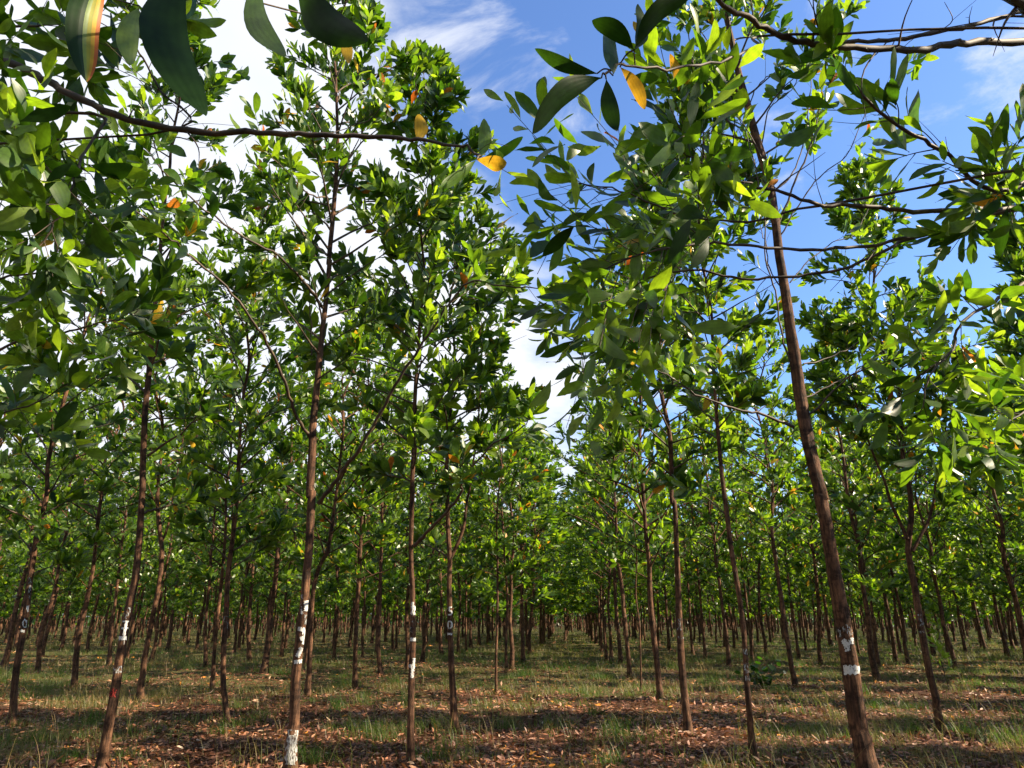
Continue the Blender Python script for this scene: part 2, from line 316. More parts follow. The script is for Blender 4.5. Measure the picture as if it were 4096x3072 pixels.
def crown(path, rads, H, base, Rad, nb, lod, rs, gb, gl, npt=5, tw_per=5, kl=8, size=1., bare=.12, ring=None, side_bias=None):
    """branches in gb (list of Geo per branch or one), leaves in gl"""
    az = rs.uniform(0, 6.28)
    TO, TD, TL = [], [], []
    for i in range(nb):
        f = (i+rs.uniform(0, .8))/nb
        z = base+(H-base)*(f**.92)*.97
        az += 2.4+rs.normal(0, .3)
        o, r = interp_path(path, rads, z)
        prof = (min(1., .55+f*2.2) if f < .25 else 1.0-.82*((f-.25)/.75)**1.25)
        L = Rad*prof*rs.uniform(.75, 1.2)
        if side_bias is not None: L *= 1+.35*math.cos(az-side_bias)
        el = math.radians(rs.uniform(22, 48)+22*f)
        d0 = np.array([math.cos(az)*math.cos(el), math.sin(az)*math.cos(el), math.sin(el)])
        d1 = nrm(d0*np.array([1, 1, .55])+rs.normal(0, .12, 3))
        pts = [o]
        for k in range(npt):
            s = (k+1)/npt; pts.append(pts[-1]+nrm(d0*(1-s)+d1*s+rs.normal(0, .07, 3))*L/npt)
        pts = np.array(pts); r0 = min(r*.62, .006+.0085*L)
        rr = np.linspace(r0, .0025, npt+1)
        G = gb if isinstance(gb, Geo) else (gb.append(Geo()) or gb[-1])
        tube(G, pts, rr, 6 if lod == 2 else 4 if lod == 1 else 3)
        bareb = rs.uniform() < bare and f < .35
        if bareb: continue
        m = tw_per+int(rs.uniform(-1, 2)); 
        ts = np.sort(rs.uniform(.22, .97, m)); ts[-1] = .9
        for t in ts:
            q = t*npt; a = min(int(q), npt-1); p = pts[a]+(pts[a+1]-pts[a])*(q-a)
            bd = nrm(pts[a+1]-pts[a]); rd = nrm(np.cross(bd, rs.normal(size=3)))
            td = nrm(bd*rs.uniform(.55, 1.)+rd*rs.uniform(.45, .9)+np.array([0, 0, .42]))
            tl = rs.uniform(.22, .48)*(1.15-.4*t)*max(.5, min(1, L/1.2))
            TO.append(p); TD.append(td); TL.append(tl)
            if lod: tube(G, np.array([p, p+td*tl*.5, p+nrm(td+[0, 0, .12])*tl]), np.array([.0035, .0028, .0014]), 4 if lod == 2 else 3)
        TO.append(pts[-2]); TD.append(pts[-1]-pts[-2]); TL.append(np.linalg.norm(pts[-1]-pts[-2])*1.25)
    # leader shoot
    top, _ = interp_path(path, rads, H-.05)
    for k in range(5): TO.append(top-np.array([0, 0, .35*k])); TD.append(nrm(np.array([rs.normal(0, .3), rs.normal(0, .3), 1.]))); TL.append(.4)
    TO = np.array(TO); TD = np.array(TD); TL = np.array(TL)
    leaf_batch(gl, TO, TD, TL, kl, rs, lod, size)
    return TO
def px_path(pxs, d, base=None, dd=0.):
    """photo pixels -> points in the vertical plane d metres ahead (dd: metres drawn nearer by the end)"""
    n = len(pxs); return np.array([P(x, y, d-dd*i/max(1, n-1)) for i, (x, y) in enumerate(pxs)])
GRP = 'young plantation trees in rows'
TREES = []
def tree(label, pxs, wd, H, depth=None, forks=(), limbs=(), base=2.05, Rad=1.8, nb=34, kl=9, tw=6, group=GRP, seed=None, name='acacia_tree', bare=.12, size=1., side=None, rh=1.):
    """a tree whose stem follows the photo pixels pxs (from the foot up), wd = stem width in photo px"""
    seed = seed if seed is not None else len(TREES)*7+3
    nb = int(nb*(1.5 if nb > 27 else 1.15)); rs = np.random.RandomState(seed)
    g0 = ground(*pxs[0]) if depth is None else P(pxs[0][0], pxs[0][1], depth)
    d = g0[1]
    pts = px_path(pxs, d)
    if depth is not None and pts[0][2] > 0:      # foot is below the frame
        s = (pts[1]-pts[0])/(pts[1][2]-pts[0][2]); pts = np.vstack([pts[0]-s*pts[0][2], pts])
    pts[0][2] = 0
    loc = pts[0].copy(); zg = float(gz(loc[0], loc[1]))
    top = pts[-1]
    if top[2] < H-.3:
        s = (pts[-1]-pts[-2])/(pts[-1][2]-pts[-2][2])*.4; s[2] = 0
        st = int((H-top[2])/.8)+1; ex = []
        for i in range(st):
            z = top[2]+(H-top[2])*(i+1)/st; ex.append([top[0]+s[0]*(z-top[2])+rs.normal(0, .05), top[1]+rs.normal(0, .1)*(i+1)*.5, z])
        pts = np.vstack([pts, ex])
    else: H = top[2]
    lod = 2 if d < 13.5 else 1
    pts = pts-loc; pts[0][2] = -.12
    k = 10 if lod == 2 else 5
    path = smooth(pts, k)
    path[:, 1] += .03*np.sin(path[:, 2]*1.3+seed)*(path[:, 2] > .4)
    r13 = .80*wd*.694/4/FPX*math.hypot(d, 0)/2*.97
    zz = np.clip(path[:, 2], 0, H); rads = r13*np.clip(1.12-.95*(zz/(H*rh))**.95*1.0, .06, 2)*(1.02)
    rads = np.maximum(rads, .007)
    root = bpy.data.objects.new(name, None); COL.objects.link(root); root.location = (loc[0], loc[1], zg); root.empty_display_size = .3
    tag(root, label, 'tree', group)
    gt = Geo(); trunk_geo(gt, path, rads, 20 if lod == 2 else 8, seed, lod)
    TO_paths = [(path, rads, H, base, Rad, nb)]
    gb = [] if lod == 2 else gt
    gl = Geo()
    for fk in forks:     # forks of the stem belong to the trunk mesh
        fp = px_path(fk['px'], d, dd=fk.get('dd', 0))-loc
        if fk.get('up'): 
            s = nrm(fp[-1]-fp[-2]); s = nrm(s+np.array([0, 0, .8])); fp = np.vstack([fp, fp[-1]+s*fk['up']*.5, fp[-1]+nrm(s+[0, 0, .5])*fk['up']])
        fp = smooth(fp, 4); r0 = fk['w']*.694/4/FPX*d/2
        tube(gt, fp, np.linspace(r0, .008, len(fp)), 12 if lod == 2 else 6)
        if fk.get('nb', 10):
            o = np.argsort(fp[:, 2]); crown(fp[o], np.linspace(r0, .008, len(fp)), fp[:, 2].max(), fp[:, 2].min()+.6*(fp[:, 2].max()-fp[:, 2].min())*.6, fk.get('R', .9), fk.get('nb', 10), lod, rs, gb, gl, tw_per=tw, kl=kl, bare=0)
    for lb in limbs:     # long limbs followed from the photo, hung with shoots
        long_limb(lb, d, loc, gb, gl, rs, lod)
    crown(path, rads, H, base, Rad, nb, lod, rs, gb, gl, tw_per=tw, kl=kl, bare=bare, size=size, side_bias=side)
    obj('trunk', gt.mesh('trunk', M_BARK), root)
    if lod == 2:
        for q in gb: obj('branch', q.mesh('branch', M_TWIG), root)
    obj('crown', gl.mesh('crown', M_LEAF), root)
    TREES.append(dict(root=root, path=path, rads=rads, loc=loc, zg=zg, seed=seed, d=d, lod=lod))
    return TREES[-1]
def bare_twigs(G, p, rr, rs, n, a0, a1):
    for i in range(n):
        t = a0+(a1-a0)*rs.uniform(); a = min(int(t*(len(p)-1)), len(p)-2); bd = nrm(p[a+1]-p[a]); rd = nrm(np.cross(bd, rs.normal(size=3)))
        td = nrm(bd*.7+rd*.7+np.array([0, 0, .25])); L = rs.uniform(.05, .5)**1.3+.03; e = p[a]+td*L*.5; f = e+nrm(td+rs.normal(0, .3, 3))*L*.5
        q = smooth([p[a], e, f], 4); tube(G, q, np.linspace(max(.0016, rr[a]*.32), .0010, len(q)), 4)
        if rs.uniform() < .5: tube(G, np.array([e, e+nrm(td+rs.normal(0, .8, 3))*L*.3]), np.array([.0013, .0009]), 3)
    for i in range(len(p)//3):      # nodes and scars
        a = rs.randint(1, len(p)-1); c = p[a]+nrm(rs.normal(size=3))*rr[a]*.55; h = nrm(p[min(a+1, len(p)-1)]-p[a-1])*rr[a]*1.1
        tube(G, np.array([c-h, c-h*.4, c+h*.4, c+h]), rr[a]*np.array([.2, .68, .68, .2]), 6)
def long_limb(lb, d, loc, gb, gl, rs, lod):
    px = lb['px']; dep = lb.get('dep') or [d-lb.get('dd', 0)*i/(len(px)-1) for i in range(len(px))]
    p = np.array([P(x, y, q) for (x, y), q in zip(px, dep)])-loc
    p = smooth(p, 5); p += rs.normal(0, .006, p.shape)
    r0 = lb['w']*.694/4/FPX*dep[0]/2; r1 = lb.get('w1', 3)*.694/4/FPX*dep[-1]/2
    G = gb if isinstance(gb, Geo) else (gb.append(Geo()) or gb[-1])
    rr = np.linspace(r0, r1, len(p)); rr = rr*(1+.10*np.sin(np.arange(len(p))*2.3))
    tube(G, p, rr, 10 if lod == 2 else 4)
    bare_twigs(G, p, rr, rs, lb.get('bt', 5), .25, 1.)
    n = lb.get('n', 6); TO, TD, TL = [], [], []
    s0 = lb.get('from', .35)
    for i in range(n):
        t = s0+(1-s0)*(i+rs.uniform(0, .9))/n; q = t*(len(p)-1); a = min(int(q), len(p)-2); o = p[a]+(p[a+1]-p[a])*(q-a)
        bd = nrm(p[a+1]-p[a]); rd = nrm(np.cross(bd, rs.normal(size=3))); td = nrm(bd*.8+rd*.7+np.array([0, 0, lb.get('lift', .25)]))
        L = rs.uniform(.18, .5)*lb.get('tl', 1.)
        mid = o+td*L*.55; e = mid+nrm(td+rs.normal(0, .15, 3)+[0, 0, .15])*L*.45
        tube(G, smooth([o, mid, e], 3), np.linspace(max(.0022, rr[a]*.42), .0014, 7), 5 if lod == 2 else 3)
        TO += [o+td*L*.25]; TD += [e-o]; TL += [L*.8]
        if rs.uniform() < lb.get('sub', .6):
            sd_ = nrm(td*.6+nrm(np.cross(td, rs.normal(size=3)))*.8); TO.append(mid); TD.append(sd_); TL.append(L*.6)
            tube(G, np.array([mid, mid+sd_*L*.3, mid+sd_*L*.6]), np.array([.002, .0018, .0012]), 4)
    if lb.get('tip', True): TO.append(p[-3]); TD.append(p[-1]-p[-3]); TL.append(np.linalg.norm(p[-1]-p[-3])*1.2)
    if n or lb.get('tip', True):
        leaf_batch(gl, np.array(TO), np.array(TD), np.array(TL), lb.get('k', 8), rs, lod, lb.get('size', 1.), lb.get('yel', .015))
# ---- paint on the trunks
def paint(T, name, mt, strokes, label=None, sep=False):
    if sep:
        for s_ in strokes: paint(T, name, mt, [s_], label)
        return
    """strokes: list of (pixel polyline, width px); laid on the bark, facing the camera"""
    g = Geo(); C = np.array([0, 0, CAMH])
    for px, wd in strokes:
        c = smooth(np.array(px, float), 10)
        c = np.array([c[int(i)]*(1-(i % 1))+c[min(int(i)+1, len(c)-1)]*(i % 1) for i in np.linspace(0, len(c)-1, 28)])
        tn = nrm(np.gradient(c, axis=0)); nn = np.stack([-tn[:, 1], tn[:, 0]], 1)
        ks = np.linspace(-.5, .5, 9); V = []
        wob = 1+.18*np.sin(np.arange(28)*.9+len(px)+px[0][0])
        for a in range(28):
            for s in ks:
                q = c[a]+nn[a]*s*wd*wob[a]
                dpt = T['d']
                for _ in range(3):
                    p = P(q[0], q[1], dpt); zl = p[2]-T['zg']
                    ctr, r = interp_path(T['path'], T['rads'], zl); r = r*(1+.55*math.exp(-max(zl, 0)/.15))
                    ctr = ctr+T['loc']; dx = np.clip((p[0]-ctr[0])/(r*1.1), -.97, .97)
                    th = -math.acos(dx)
                    # match trunk tube's frame: a = cross(Y, tan) ~ +X, b ~ +Y
                    rb = r*trunk_bump(np.array(th), np.array(zl), T['seed'])
                    dpt = ctr[1]+math.sin(th)*rb-.004-.05*r
                V.append([ctr[0]+math.cos(th)*(rb*1.03+.003), ctr[1]+math.sin(th)*(rb*1.03+.003), p[2]])
        V = np.array(V)-T['loc']-np.array([0, 0, T['zg']])
        i = np.arange(27)[:, None]; j = np.arange(8)[None]
        f = np.stack([i*9+j, i*9+j+1, (i+1)*9+j+1, (i+1)*9+j], -1).reshape(-1, 4)
        g.add(V, f)
    o = obj(name, g.mesh(name, mt), T['root'])
    if label: o['label'] = label
    return o
# ------------------------------------------------------------------ the nearest trees, stem by stem
T = {}
# left of the frame
T['A'] = tree('slim leaning tree with a worn white painted number, near the left edge of the photo', [R(1, 70, 1430), R(1, 95, 1130), R(1, 145, 850), R(1, 180, 550), R(1, 215, 300), R(1, 262, 80), R(4, 290, 1190), F(190, 700)], 42, 9.4, Rad=1.5, nb=34)
T['B'] = tree('thin tree just right of the painted leaning tree by the left edge', [R(1, 218, 1110), R(1, 240, 900), R(1, 285, 740), R(1, 320, 600), R(1, 350, 400)], 29, 9.0)
T['C'] = tree('dark leaning tree between the left edge trees and the white I-marked trunk', [R(1, 430, 1190), R(1, 455, 900), R(1, 490, 740), R(1, 535, 480), R(1, 560, 270), R(1, 590, 60)], 34, 9.3)
T['D'] = tree('tree with a bright white I-shaped mark and a red daub below it', [R(1, 585, 1659), R(1, 650, 1300), R(1, 700, 950), R(1, 740, 720), R(1, 775, 550), R(1, 800, 250), R(1, 815, 60), R(4, 820, 1300), R(4, 840, 1000), R(4, 865, 750), R(4, 890, 450), R(4, 915, 200), R(7, 925, 1350), R(7, 950, 1100), R(7, 972, 960), R(7, 985, 800)], 54, 9.9, depth=8.0, Rad=1.45, nb=27, base=3.6,
    limbs=[dict(px=[R(1, 830, 195), R(1, 920, 170), R(1, 1040, 140), R(1, 1115, 105)], w=16, w1=5, dd=-.3, n=5, tl=.8),
           dict(px=[R(4, 850, 1250), R(4, 960, 1170), R(4, 1060, 1110), R(4, 1140, 1000), R(4, 1190, 800)], w=15, w1=5, dd=.5, n=7)])
T['E'] = tree('thin sunlit tree in the gap behind the white I-marked trunk', [R(1, 630, 1065), R(1, 640, 900), R(1, 655, 750), R(1, 690, 500)], 24, 8.8)
T['G'] = tree('slender tree showing close behind the white I-marked trunk', [R(1, 730, 1020), R(1, 755, 880), R(1, 780, 760), R(1, 800, 640)], 20, 8.6)
T['F'] = tree('curved tree forking in a Y, right of the white I-marked trunk', [R(1, 808, 1270), R(1, 822, 1080), R(1, 845, 950), R(1, 885, 760), R(1, 920, 600), R(1, 938, 420), R(1, 932, 340), R(1, 915, 200), R(1, 910, 30)], 38, 9.0, base=3.2,
    forks=[dict(px=[R(1, 935, 345), R(1, 965, 270), R(1, 990, 140)], w=16, up=2.5, nb=12)])
T['H1'] = tree('dark slim tree, first of the three close trunks left of centre', [R(1, 1190, 1085), R(1, 1180, 920), R(1, 1192, 750), R(1, 1212, 560), R(1, 1215, 430)], 24, 8.6)
T['H2'] = tree('sunlit rust-brown tree, middle of the three close trunks left of centre', [R(1, 1225, 1210), R(1, 1235, 1000), R(1, 1255, 800), R(1, 1275, 620), R(1, 1290, 440), R(1, 1300, 250)], 27, 9.1)
T['H3'] = tree('dark tree with a faint pale digit under a red ring, beside two closer-set trunks', [R(1, 1320, 1420), R(1, 1290, 1200), R(1, 1292, 1000), R(1, 1305, 800), R(1, 1315, 550), R(1, 1340, 330), R(1, 1358, 150), R(4, 1365, 1350), R(4, 1395, 950)], 36, 9.2, nb=40)
T['I'] = tree('thin tree standing in the grass well behind the Y-forked tree', [R(1, 970, 970), R(1, 985, 850), R(1, 995, 700)], 20, 8.8)
T['J'] = tree('slim sunlit tree standing right behind the faint-digit trunk', [R(1, 1375, 980), R(1, 1385, 860), R(1, 1402, 700), R(1, 1410, 600)], 20, 8.8)
T['K'] = tree('straight dark tree midway between the faint-digit trunk and the white-blotched trunk', [R(1, 1440, 1050), R(1, 1432, 880), R(1, 1440, 700), R(1, 1455, 520)], 28, 8.9)
T['L'] = tree('thin tree left of the pale green sapling, left of the white-blotched trunk', [R(1, 1535, 980), R(1, 1540, 860), R(1, 1548, 700)], 16, 8.7)
T['M'] = tree('slim tree just right of the pale green sapling, left of the white-blotched trunk', [R(1, 1622, 1025), R(1, 1632, 850), R(1, 1645, 680), R(1, 1665, 520)], 20, 9.0)
T['N'] = tree('stout forked tree with large white paint blotches and a whitewashed foot', [R(1, 1672, 1659), R(1, 1690, 1350), R(1, 1705, 1100), R(1, 1735, 850), R(1, 1762, 620), R(1, 1785, 350), R(1, 1800, 80), R(4, 1790, 1480), R(4, 1800, 1250), R(4, 1805, 1080), R(4, 1830, 780), R(4, 1862, 450), R(4, 1895, 130), R(7, 1890, 1500), R(7, 1925, 1180), R(7, 1945, 900), R(7, 1945, 700), R(7, 1935, 450)], 64, 10.6, depth=7.8, base=4.0, Rad=1.45, nb=36,
    limbs=[dict(px=[R(1, 1835, 140), R(1, 1900, 50), (1380, 1872), R(5, 100, 1200), R(5, 220, 1000), R(5, 300, 840), R(5, 420, 660), R(5, 530, 500), R(5, 660, 310), R(5, 760, 240), R(5, 900, 265), R(5, 1060, 275), R(5, 1200, 285)], w=25, w1=6, dd=1.9, n=9, **{'from': .55}),
           dict(px=[R(4, 1790, 1150), R(4, 1700, 1000), R(4, 1640, 820), R(4, 1540, 600), R(4, 1470, 490), R(4, 1300, 270), R(4, 1100, 100), R(4, 990, 0), R(7, 850, 1270), R(7, 620, 1100), R(7, 450, 950)], w=20, w1=6, dd=3.2, n=9, **{'from': .55}),
           dict(px=[R(4, 1860, 400), R(4, 1770, 270), R(4, 1600, 90), R(7, 1400, 1370), R(7, 1130, 1170), R(7, 960, 1010), R(7, 830, 850)], w=18, w1=6, dd=2.9, n=8, **{'from': .5}),
           dict(px=[R(7, 1890, 1140), R(7, 1780, 1120), R(7, 1640, 980), R(7, 1520, 860)], w=12, w1=5, dd=1.8, n=4, tip=True, size=1.1),
           dict(px=[R(4, 1800, 670), R(4, 1785, 400), R(4, 1780, 150), R(4, 1810, 10)], w=9, w1=4, dd=.6, n=0, tip=False),
           dict(px=[R(7, 1970, 720), R(8, 90, 720), R(8, 190, 660), R(8, 260, 560)], w=10, w1=5, dd=1.2, n=5)])
T['N2'] = tree('sunlit tree half hidden behind the white-blotched forked trunk', [R(1, 1770, 1255), R(1, 1785, 1000), R(1, 1795, 800), R(1, 1812, 600), R(1, 1850, 480), R(1, 1890, 400), R(1, 1915, 250), R(1, 1930, 120)], 34, 9.2)
T['O'] = tree('thin tree in the grass right of the white-blotched trunk', [R(1, 1920, 985), R(1, 1928, 850), R(1, 1938, 700), R(1, 1945, 560)], 18, 8.8)
# centre
T['a'] = tree('straight tree left of the pale-striped painted trunk', [R(2, 72, 1210), R(2, 75, 1000), R(2, 82, 800), R(2, 95, 580), R(2, 100, 420), R(2, 108, 250), R(2, 118, 60)], 32, 9.4, nb=36)
T['b'] = tree('bare-stemmed tree between the straight tree and the pale-striped painted trunk', [R(2, 225, 1130), R(2, 208, 980), R(2, 213, 760), R(2, 218, 560), R(2, 222, 430)], 30, 8.9)
T['c'] = tree('thin dark tree between two thicker trunks left of the pale-striped trunk', [R(2, 115, 1025), R(2, 117, 900), R(2, 125, 720)], 14, 8.8)
T['d'] = tree('pole-thin tree just left of the pale-striped painted trunk', [R(2, 310, 975), R(2, 313, 800), R(2, 318, 600)], 15, 8.8)
T['e'] = tree('slim pale tree striped with white numbers from knee to head height', [R(2, 395, 1652), R(2, 393, 1400), R(2, 397, 1100), R(2, 403, 850), R(2, 400, 620), R(2, 393, 400), R(2, 400, 200), R(2, 405, 30), R(5, 398, 1500), R(5, 412, 1200), R(5, 418, 950), R(5, 430, 720), R(5, 445, 480)], 40, 9.3, base=3.0, Rad=1.35, nb=42,
    limbs=[dict(px=[R(2, 415, 385), R(2, 480, 310), R(2, 580, 210), R(2, 680, 80), R(5, 700, 1380), R(5, 840, 1200), R(5, 1010, 1100), R(5, 1100, 1000)], w=22, w1=5, dd=1.5, n=7, **{'from': .5})])
T['f'] = tree('sunlit thin tree between the pale-striped trunk and the dark numbered trunk', [R(2, 572, 1015), R(2, 562, 880), R(2, 570, 760), R(2, 565, 560)], 22, 8.9)
T['g'] = tree('dark tree painted with a clear white 5 and 0, forked above', [R(2, 658, 1462), R(2, 636, 1250), R(2, 625, 1000), R(2, 618, 760), R(2, 616, 560), R(2, 618, 440), R(2, 608, 250), R(2, 603, 30), R(5, 600, 1350), R(5, 605, 1180)], 40, 8.7, base=3.0, nb=34,
    forks=[dict(px=[R(2, 625, 440), R(2, 665, 360), R(2, 700, 260), R(2, 715, 130), R(2, 740, 0)], w=24, up=2.2, nb=12)],
    limbs=[dict(px=[R(2, 605, 440), R(2, 540, 400), R(2, 440, 350)], w=12, w1=5, dd=-.3, n=3, tl=.8)])
T['h'] = tree('pole-thin tree just right of the dark numbered trunk', [R(2, 712, 990), R(2, 711, 850), R(2, 713, 660)], 14, 8.8, Rad=2.15)
T['i'] = tree('rust-red slim tree, second right of the dark numbered trunk', [R(2, 738, 968), R(2, 738, 850), R(2, 738, 680)], 20, 8.7, Rad=2.15)
T['j'] = tree('thin pale tree with a kinked foot in the grass left of centre', [R(2, 852, 932), R(2, 840, 850), R(2, 839, 700)], 14, 8.7, Rad=2.15)
T['k'] = tree('very thin dark tree, left one of a pair before the green tuft', [R(2, 884, 1222), R(2, 886, 1000), R(2, 892, 750), R(2, 893, 450), R(2, 888, 230)], 17, 8.0, Rad=1.1, nb=24)
T['l'] = tree('thin wavy tree with a sunlit foot rising from the bright green tuft', [R(2, 948, 1112), R(2, 941, 950), R(2, 950, 700), R(2, 935, 480), R(2, 925, 280)], 19, 8.4, Rad=1.2, nb=28)
T['m1'] = tree('front tree of the close trio bordering the grassy alley on its left', [R(2, 1042, 1052), R(2, 1037, 880), R(2, 1034, 700), R(2, 1030, 420)], 27, 9.1, Rad=2.15)
T['m2'] = tree('rear tree of the close trio bordering the grassy alley on its left', [R(2, 1070, 972), R(2, 1060, 830), R(2, 1055, 660)], 22, 8.8, Rad=2.15)
T['p1'] = tree('rearmost tree of the sunlit row on the right of the grassy alley', [R(2, 1494, 1012), R(2, 1490, 850), R(2, 1488, 700)], 17, 8.9, Rad=2.15)
T['p2'] = tree('narrow red-lit tree between taller trunks on the right of the grassy alley', [R(2, 1522, 1036), R(2, 1508, 880), R(2, 1500, 720)], 17, 8.8, Rad=2.15)
T['p3'] = tree('bright curved tree leaning in the row right of the grassy alley', [R(2, 1550, 1044), R(2, 1542, 880), R(2, 1530, 720), R(2, 1536, 580)], 20, 8.9, Rad=2.15)
T['p4'] = tree('thick dark-barked tree in the row right of the grassy alley, beside the curved one', [R(2, 1607, 1062), R(2, 1590, 900), R(2, 1575, 740), R(2, 1568, 560)], 27, 9.0, Rad=2.15)
T['p5'] = tree('foremost tree of the close row right of the grassy alley', [R(2, 1658, 1145), R(2, 1640, 960), R(2, 1622, 780), R(2, 1608, 600)], 29, 9.1, Rad=2.15)
T['p6'] = tree('spindly bent tree right of the close row along the grassy alley', [R(2, 1720, 1222), R(2, 1716, 1050), R(2, 1710, 830), R(2, 1690, 650)], 12, 6.5, Rad=.8, nb=14)
T['q'] = tree('tall dark unpainted tree on the right edge of the grassy alley', [R(2, 1835, 1292), R(2, 1815, 1100), R(2, 1793, 900), R(2, 1775, 700), R(2, 1768, 500), R(2, 1750, 330), R(2, 1735, 130), R(5, 1730, 1440)], 38, 9.4, nb=38, Rad=2.15)
T['r'] = tree('thin tree behind and right of the dark unpainted trunk', [R(2, 1886, 985), R(2, 1872, 830), R(2, 1862, 680)], 18, 8.8, Rad=2.15)
T['s'] = tree('dark tree with a small faint white 1 above a pale arc', [R(3, 20, 1490), R(2, 1978, 1300), R(2, 1958, 1080), R(2, 1945, 880), R(2, 1935, 620), R(2, 1925, 400), R(2, 1910, 150), R(5, 1895, 1500), R(5, 1885, 1150)], 44, 9.4, base=3.2, Rad=1.4, nb=40)
# right
T['R1'] = tree('thin tree just right of the faint-1 trunk', [R(3, 45, 1012), R(3, 33, 850), R(3, 18, 620)], 17, 8.8, Rad=2.15)
T['R2'] = tree('slim tree between the faint-1 trunk and the rust-lit straight tree', [R(3, 118, 1032), R(3, 105, 870), R(3, 88, 700), R(3, 72, 500)], 19, 8.9, Rad=2.15)
T['R3'] = tree('sunlit-sided straight tree left of the ring-painted slender trunk', [R(3, 256, 1072), R(3, 238, 900), R(3, 212, 720), R(3, 190, 540), R(3, 175, 450)], 25, 9.0)
T['R4'] = tree('slender tree with three worn white paint rings around its middle', [R(3, 403, 1659), R(3, 375, 1400), R(3, 352, 1180), R(3, 340, 950), R(3, 322, 780), R(3, 300, 620), R(3, 265, 400), R(3, 240, 180), R(3, 218, 0), R(6, 215, 1350), R(6, 190, 1050), R(6, 165, 700), R(6, 150, 420)], 38, 9.0, depth=8.3, base=3.4, Rad=1.25, nb=36,
    limbs=[dict(px=[R(3, 235, 215), R(3, 150, 140), R(3, 60, 80), R(2, 1930, 30)], w=9, w1=5, dd=-.3, n=4, tl=.8)])
T['R5'] = tree('thin dark tree close behind the ring-painted slender trunk', [R(3, 388, 1042), R(3, 370, 850), R(3, 345, 620), R(3, 322, 420)], 19, 8.9)
T['R6'] = tree('sturdy tree with a sunlit curved foot, left of the thick trunk', [R(3, 642, 1192), R(3, 608, 1050), R(3, 582, 880), R(3, 556, 680), R(3, 530, 500), R(3, 512, 380), R(3, 500, 250)], 33, 9.2, base=2.9, nb=38)
T['R7'] = tree('slim dark tree just right of the tree with the sunlit curved foot', [R(3, 658, 1032), R(3, 632, 850), R(3, 605, 660), R(3, 590, 520)], 20, 8.9)
T['R8'] = tree('thin far tree between the sunlit-footed tree and the thick trunk', [R(3, 697, 982), R(3, 680, 840), R(3, 662, 660)], 15, 8.8)
T['R9'] = tree('dark tree standing just left of the thick trunk', [R(3, 840, 962), R(3, 822, 820), R(3, 800, 680), R(3, 780, 560)], 24, 9.0)
T['BIG'] = tree('thickest trunk in view, leaning dark brown tree banded with cracked white paint', [R(3, 1050, 1659), R(3, 1000, 1380), R(3, 968, 1150), R(3, 935, 950), R(3, 900, 780), R(3, 868, 600), R(3, 838, 430), R(3, 805, 250), R(3, 775, 100), R(6, 785, 1500), R(6, 735, 1300), R(6, 700, 1150), R(6, 668, 930), R(6, 640, 720), R(6, 610, 500), R(6, 580, 280), R(6, 545, 60), R(9, 530, 1320), R(9, 490, 1080), R(9, 430, 880), R(9, 355, 620), R(9, 300, 400), R(9, 262, 200), R(9, 225, 30)], 100, 11.2, depth=7.6, base=6.3, Rad=1.25, nb=24, bare=.5, rh=1.3,
    limbs=[dict(px=[R(6, 625, 1080), R(6, 480, 1020), R(6, 330, 985), R(6, 200, 945), R(6, 60, 890), R(5, 1900, 800), R(5, 1700, 690)], w=18, w1=6, dd=.9, n=6, **{'from': .6}),
           dict(bt=9, px=[R(6, 720, 1010), R(6, 860, 870), R(6, 980, 770), R(6, 1180, 700), R(6, 1320, 640), R(6, 1500, 500)], w=13, w1=4, dd=.4, n=4),
           dict(bt=9, px=[R(6, 700, 910), R(6, 860, 830), R(6, 1020, 740), R(6, 1180, 590), R(6, 1350, 480)], w=11, w1=4, dd=-.5, n=3),
           dict(bt=9, px=[R(6, 680, 720), R(6, 840, 680), R(6, 980, 600), R(6, 1150, 460), R(6, 1290, 380)], w=10, w1=4, dd=-.6, n=3),
           dict(px=[R(6, 610, 700), R(6, 560, 560), R(6, 520, 300), R(9, 470, 1500), R(9, 450, 1200), R(9, 390, 900), R(9, 300, 650), R(9, 180, 400)], w=13, w1=5, dd=.2, n=4),
           dict(px=[R(9, 540, 1300), R(9, 620, 1080), R(9, 700, 900), R(9, 760, 700), R(9, 800, 450), R(9, 860, 200), R(9, 950, 20)], w=15, w1=5, dd=.3, n=7),
           dict(bt=10, px=[R(9, 500, 1120), R(9, 620, 1000), R(9, 690, 800), R(9, 720, 560), R(9, 740, 300), R(9, 820, 60)], w=11, w1=4, dd=-.2, n=6),
           dict(px=[R(9, 430, 900), R(9, 480, 650), R(9, 560, 560), R(9, 640, 480), R(9, 700, 250)], w=10, w1=4, dd=.3, n=5),
           dict(px=[R(9, 360, 640), R(9, 420, 500), R(9, 520, 420), R(9, 700, 350), R(9, 830, 300)], w=9, w1=4, dd=.2, n=5),
           dict(px=[R(9, 320, 740), R(9, 190, 640), R(9, 60, 420), R(9, 20, 200), R(8, 1900, 60)], w=11, w1=4, dd=.2, n=6),
           dict(px=[R(9, 350, 760), R(9, 250, 700), R(9, 120, 580), R(9, 0, 460)], w=9, w1=4, dd=.6, n=4),
           dict(bt=12, px=[R(9, 540, 1380), R(9, 680, 1150), R(9, 800, 1000), R(9, 930, 900), R(9, 1050, 640), R(9, 1180, 500), R(9, 1340, 300)], w=10, w1=3, dd=.2, n=2),
           dict(px=[R(6, 600, 250), R(6, 720, 120), R(6, 850, 20), R(9, 980, 1350), R(9, 1060, 1200), R(9, 1150, 1050)], w=9, w1=3, dd=-.5, n=4),
           dict(px=[R(6, 590, 330), R(6, 500, 200), R(6, 470, 40), R(9, 440, 1340), R(9, 380, 1100)], w=9, w1=4, dd=-.2, n=1)])
T['t2'] = tree('thin far tree just right of the thick trunk', [R(3, 1003, 1002), R(3, 975, 830), R(3, 945, 650)], 14, 8.8)
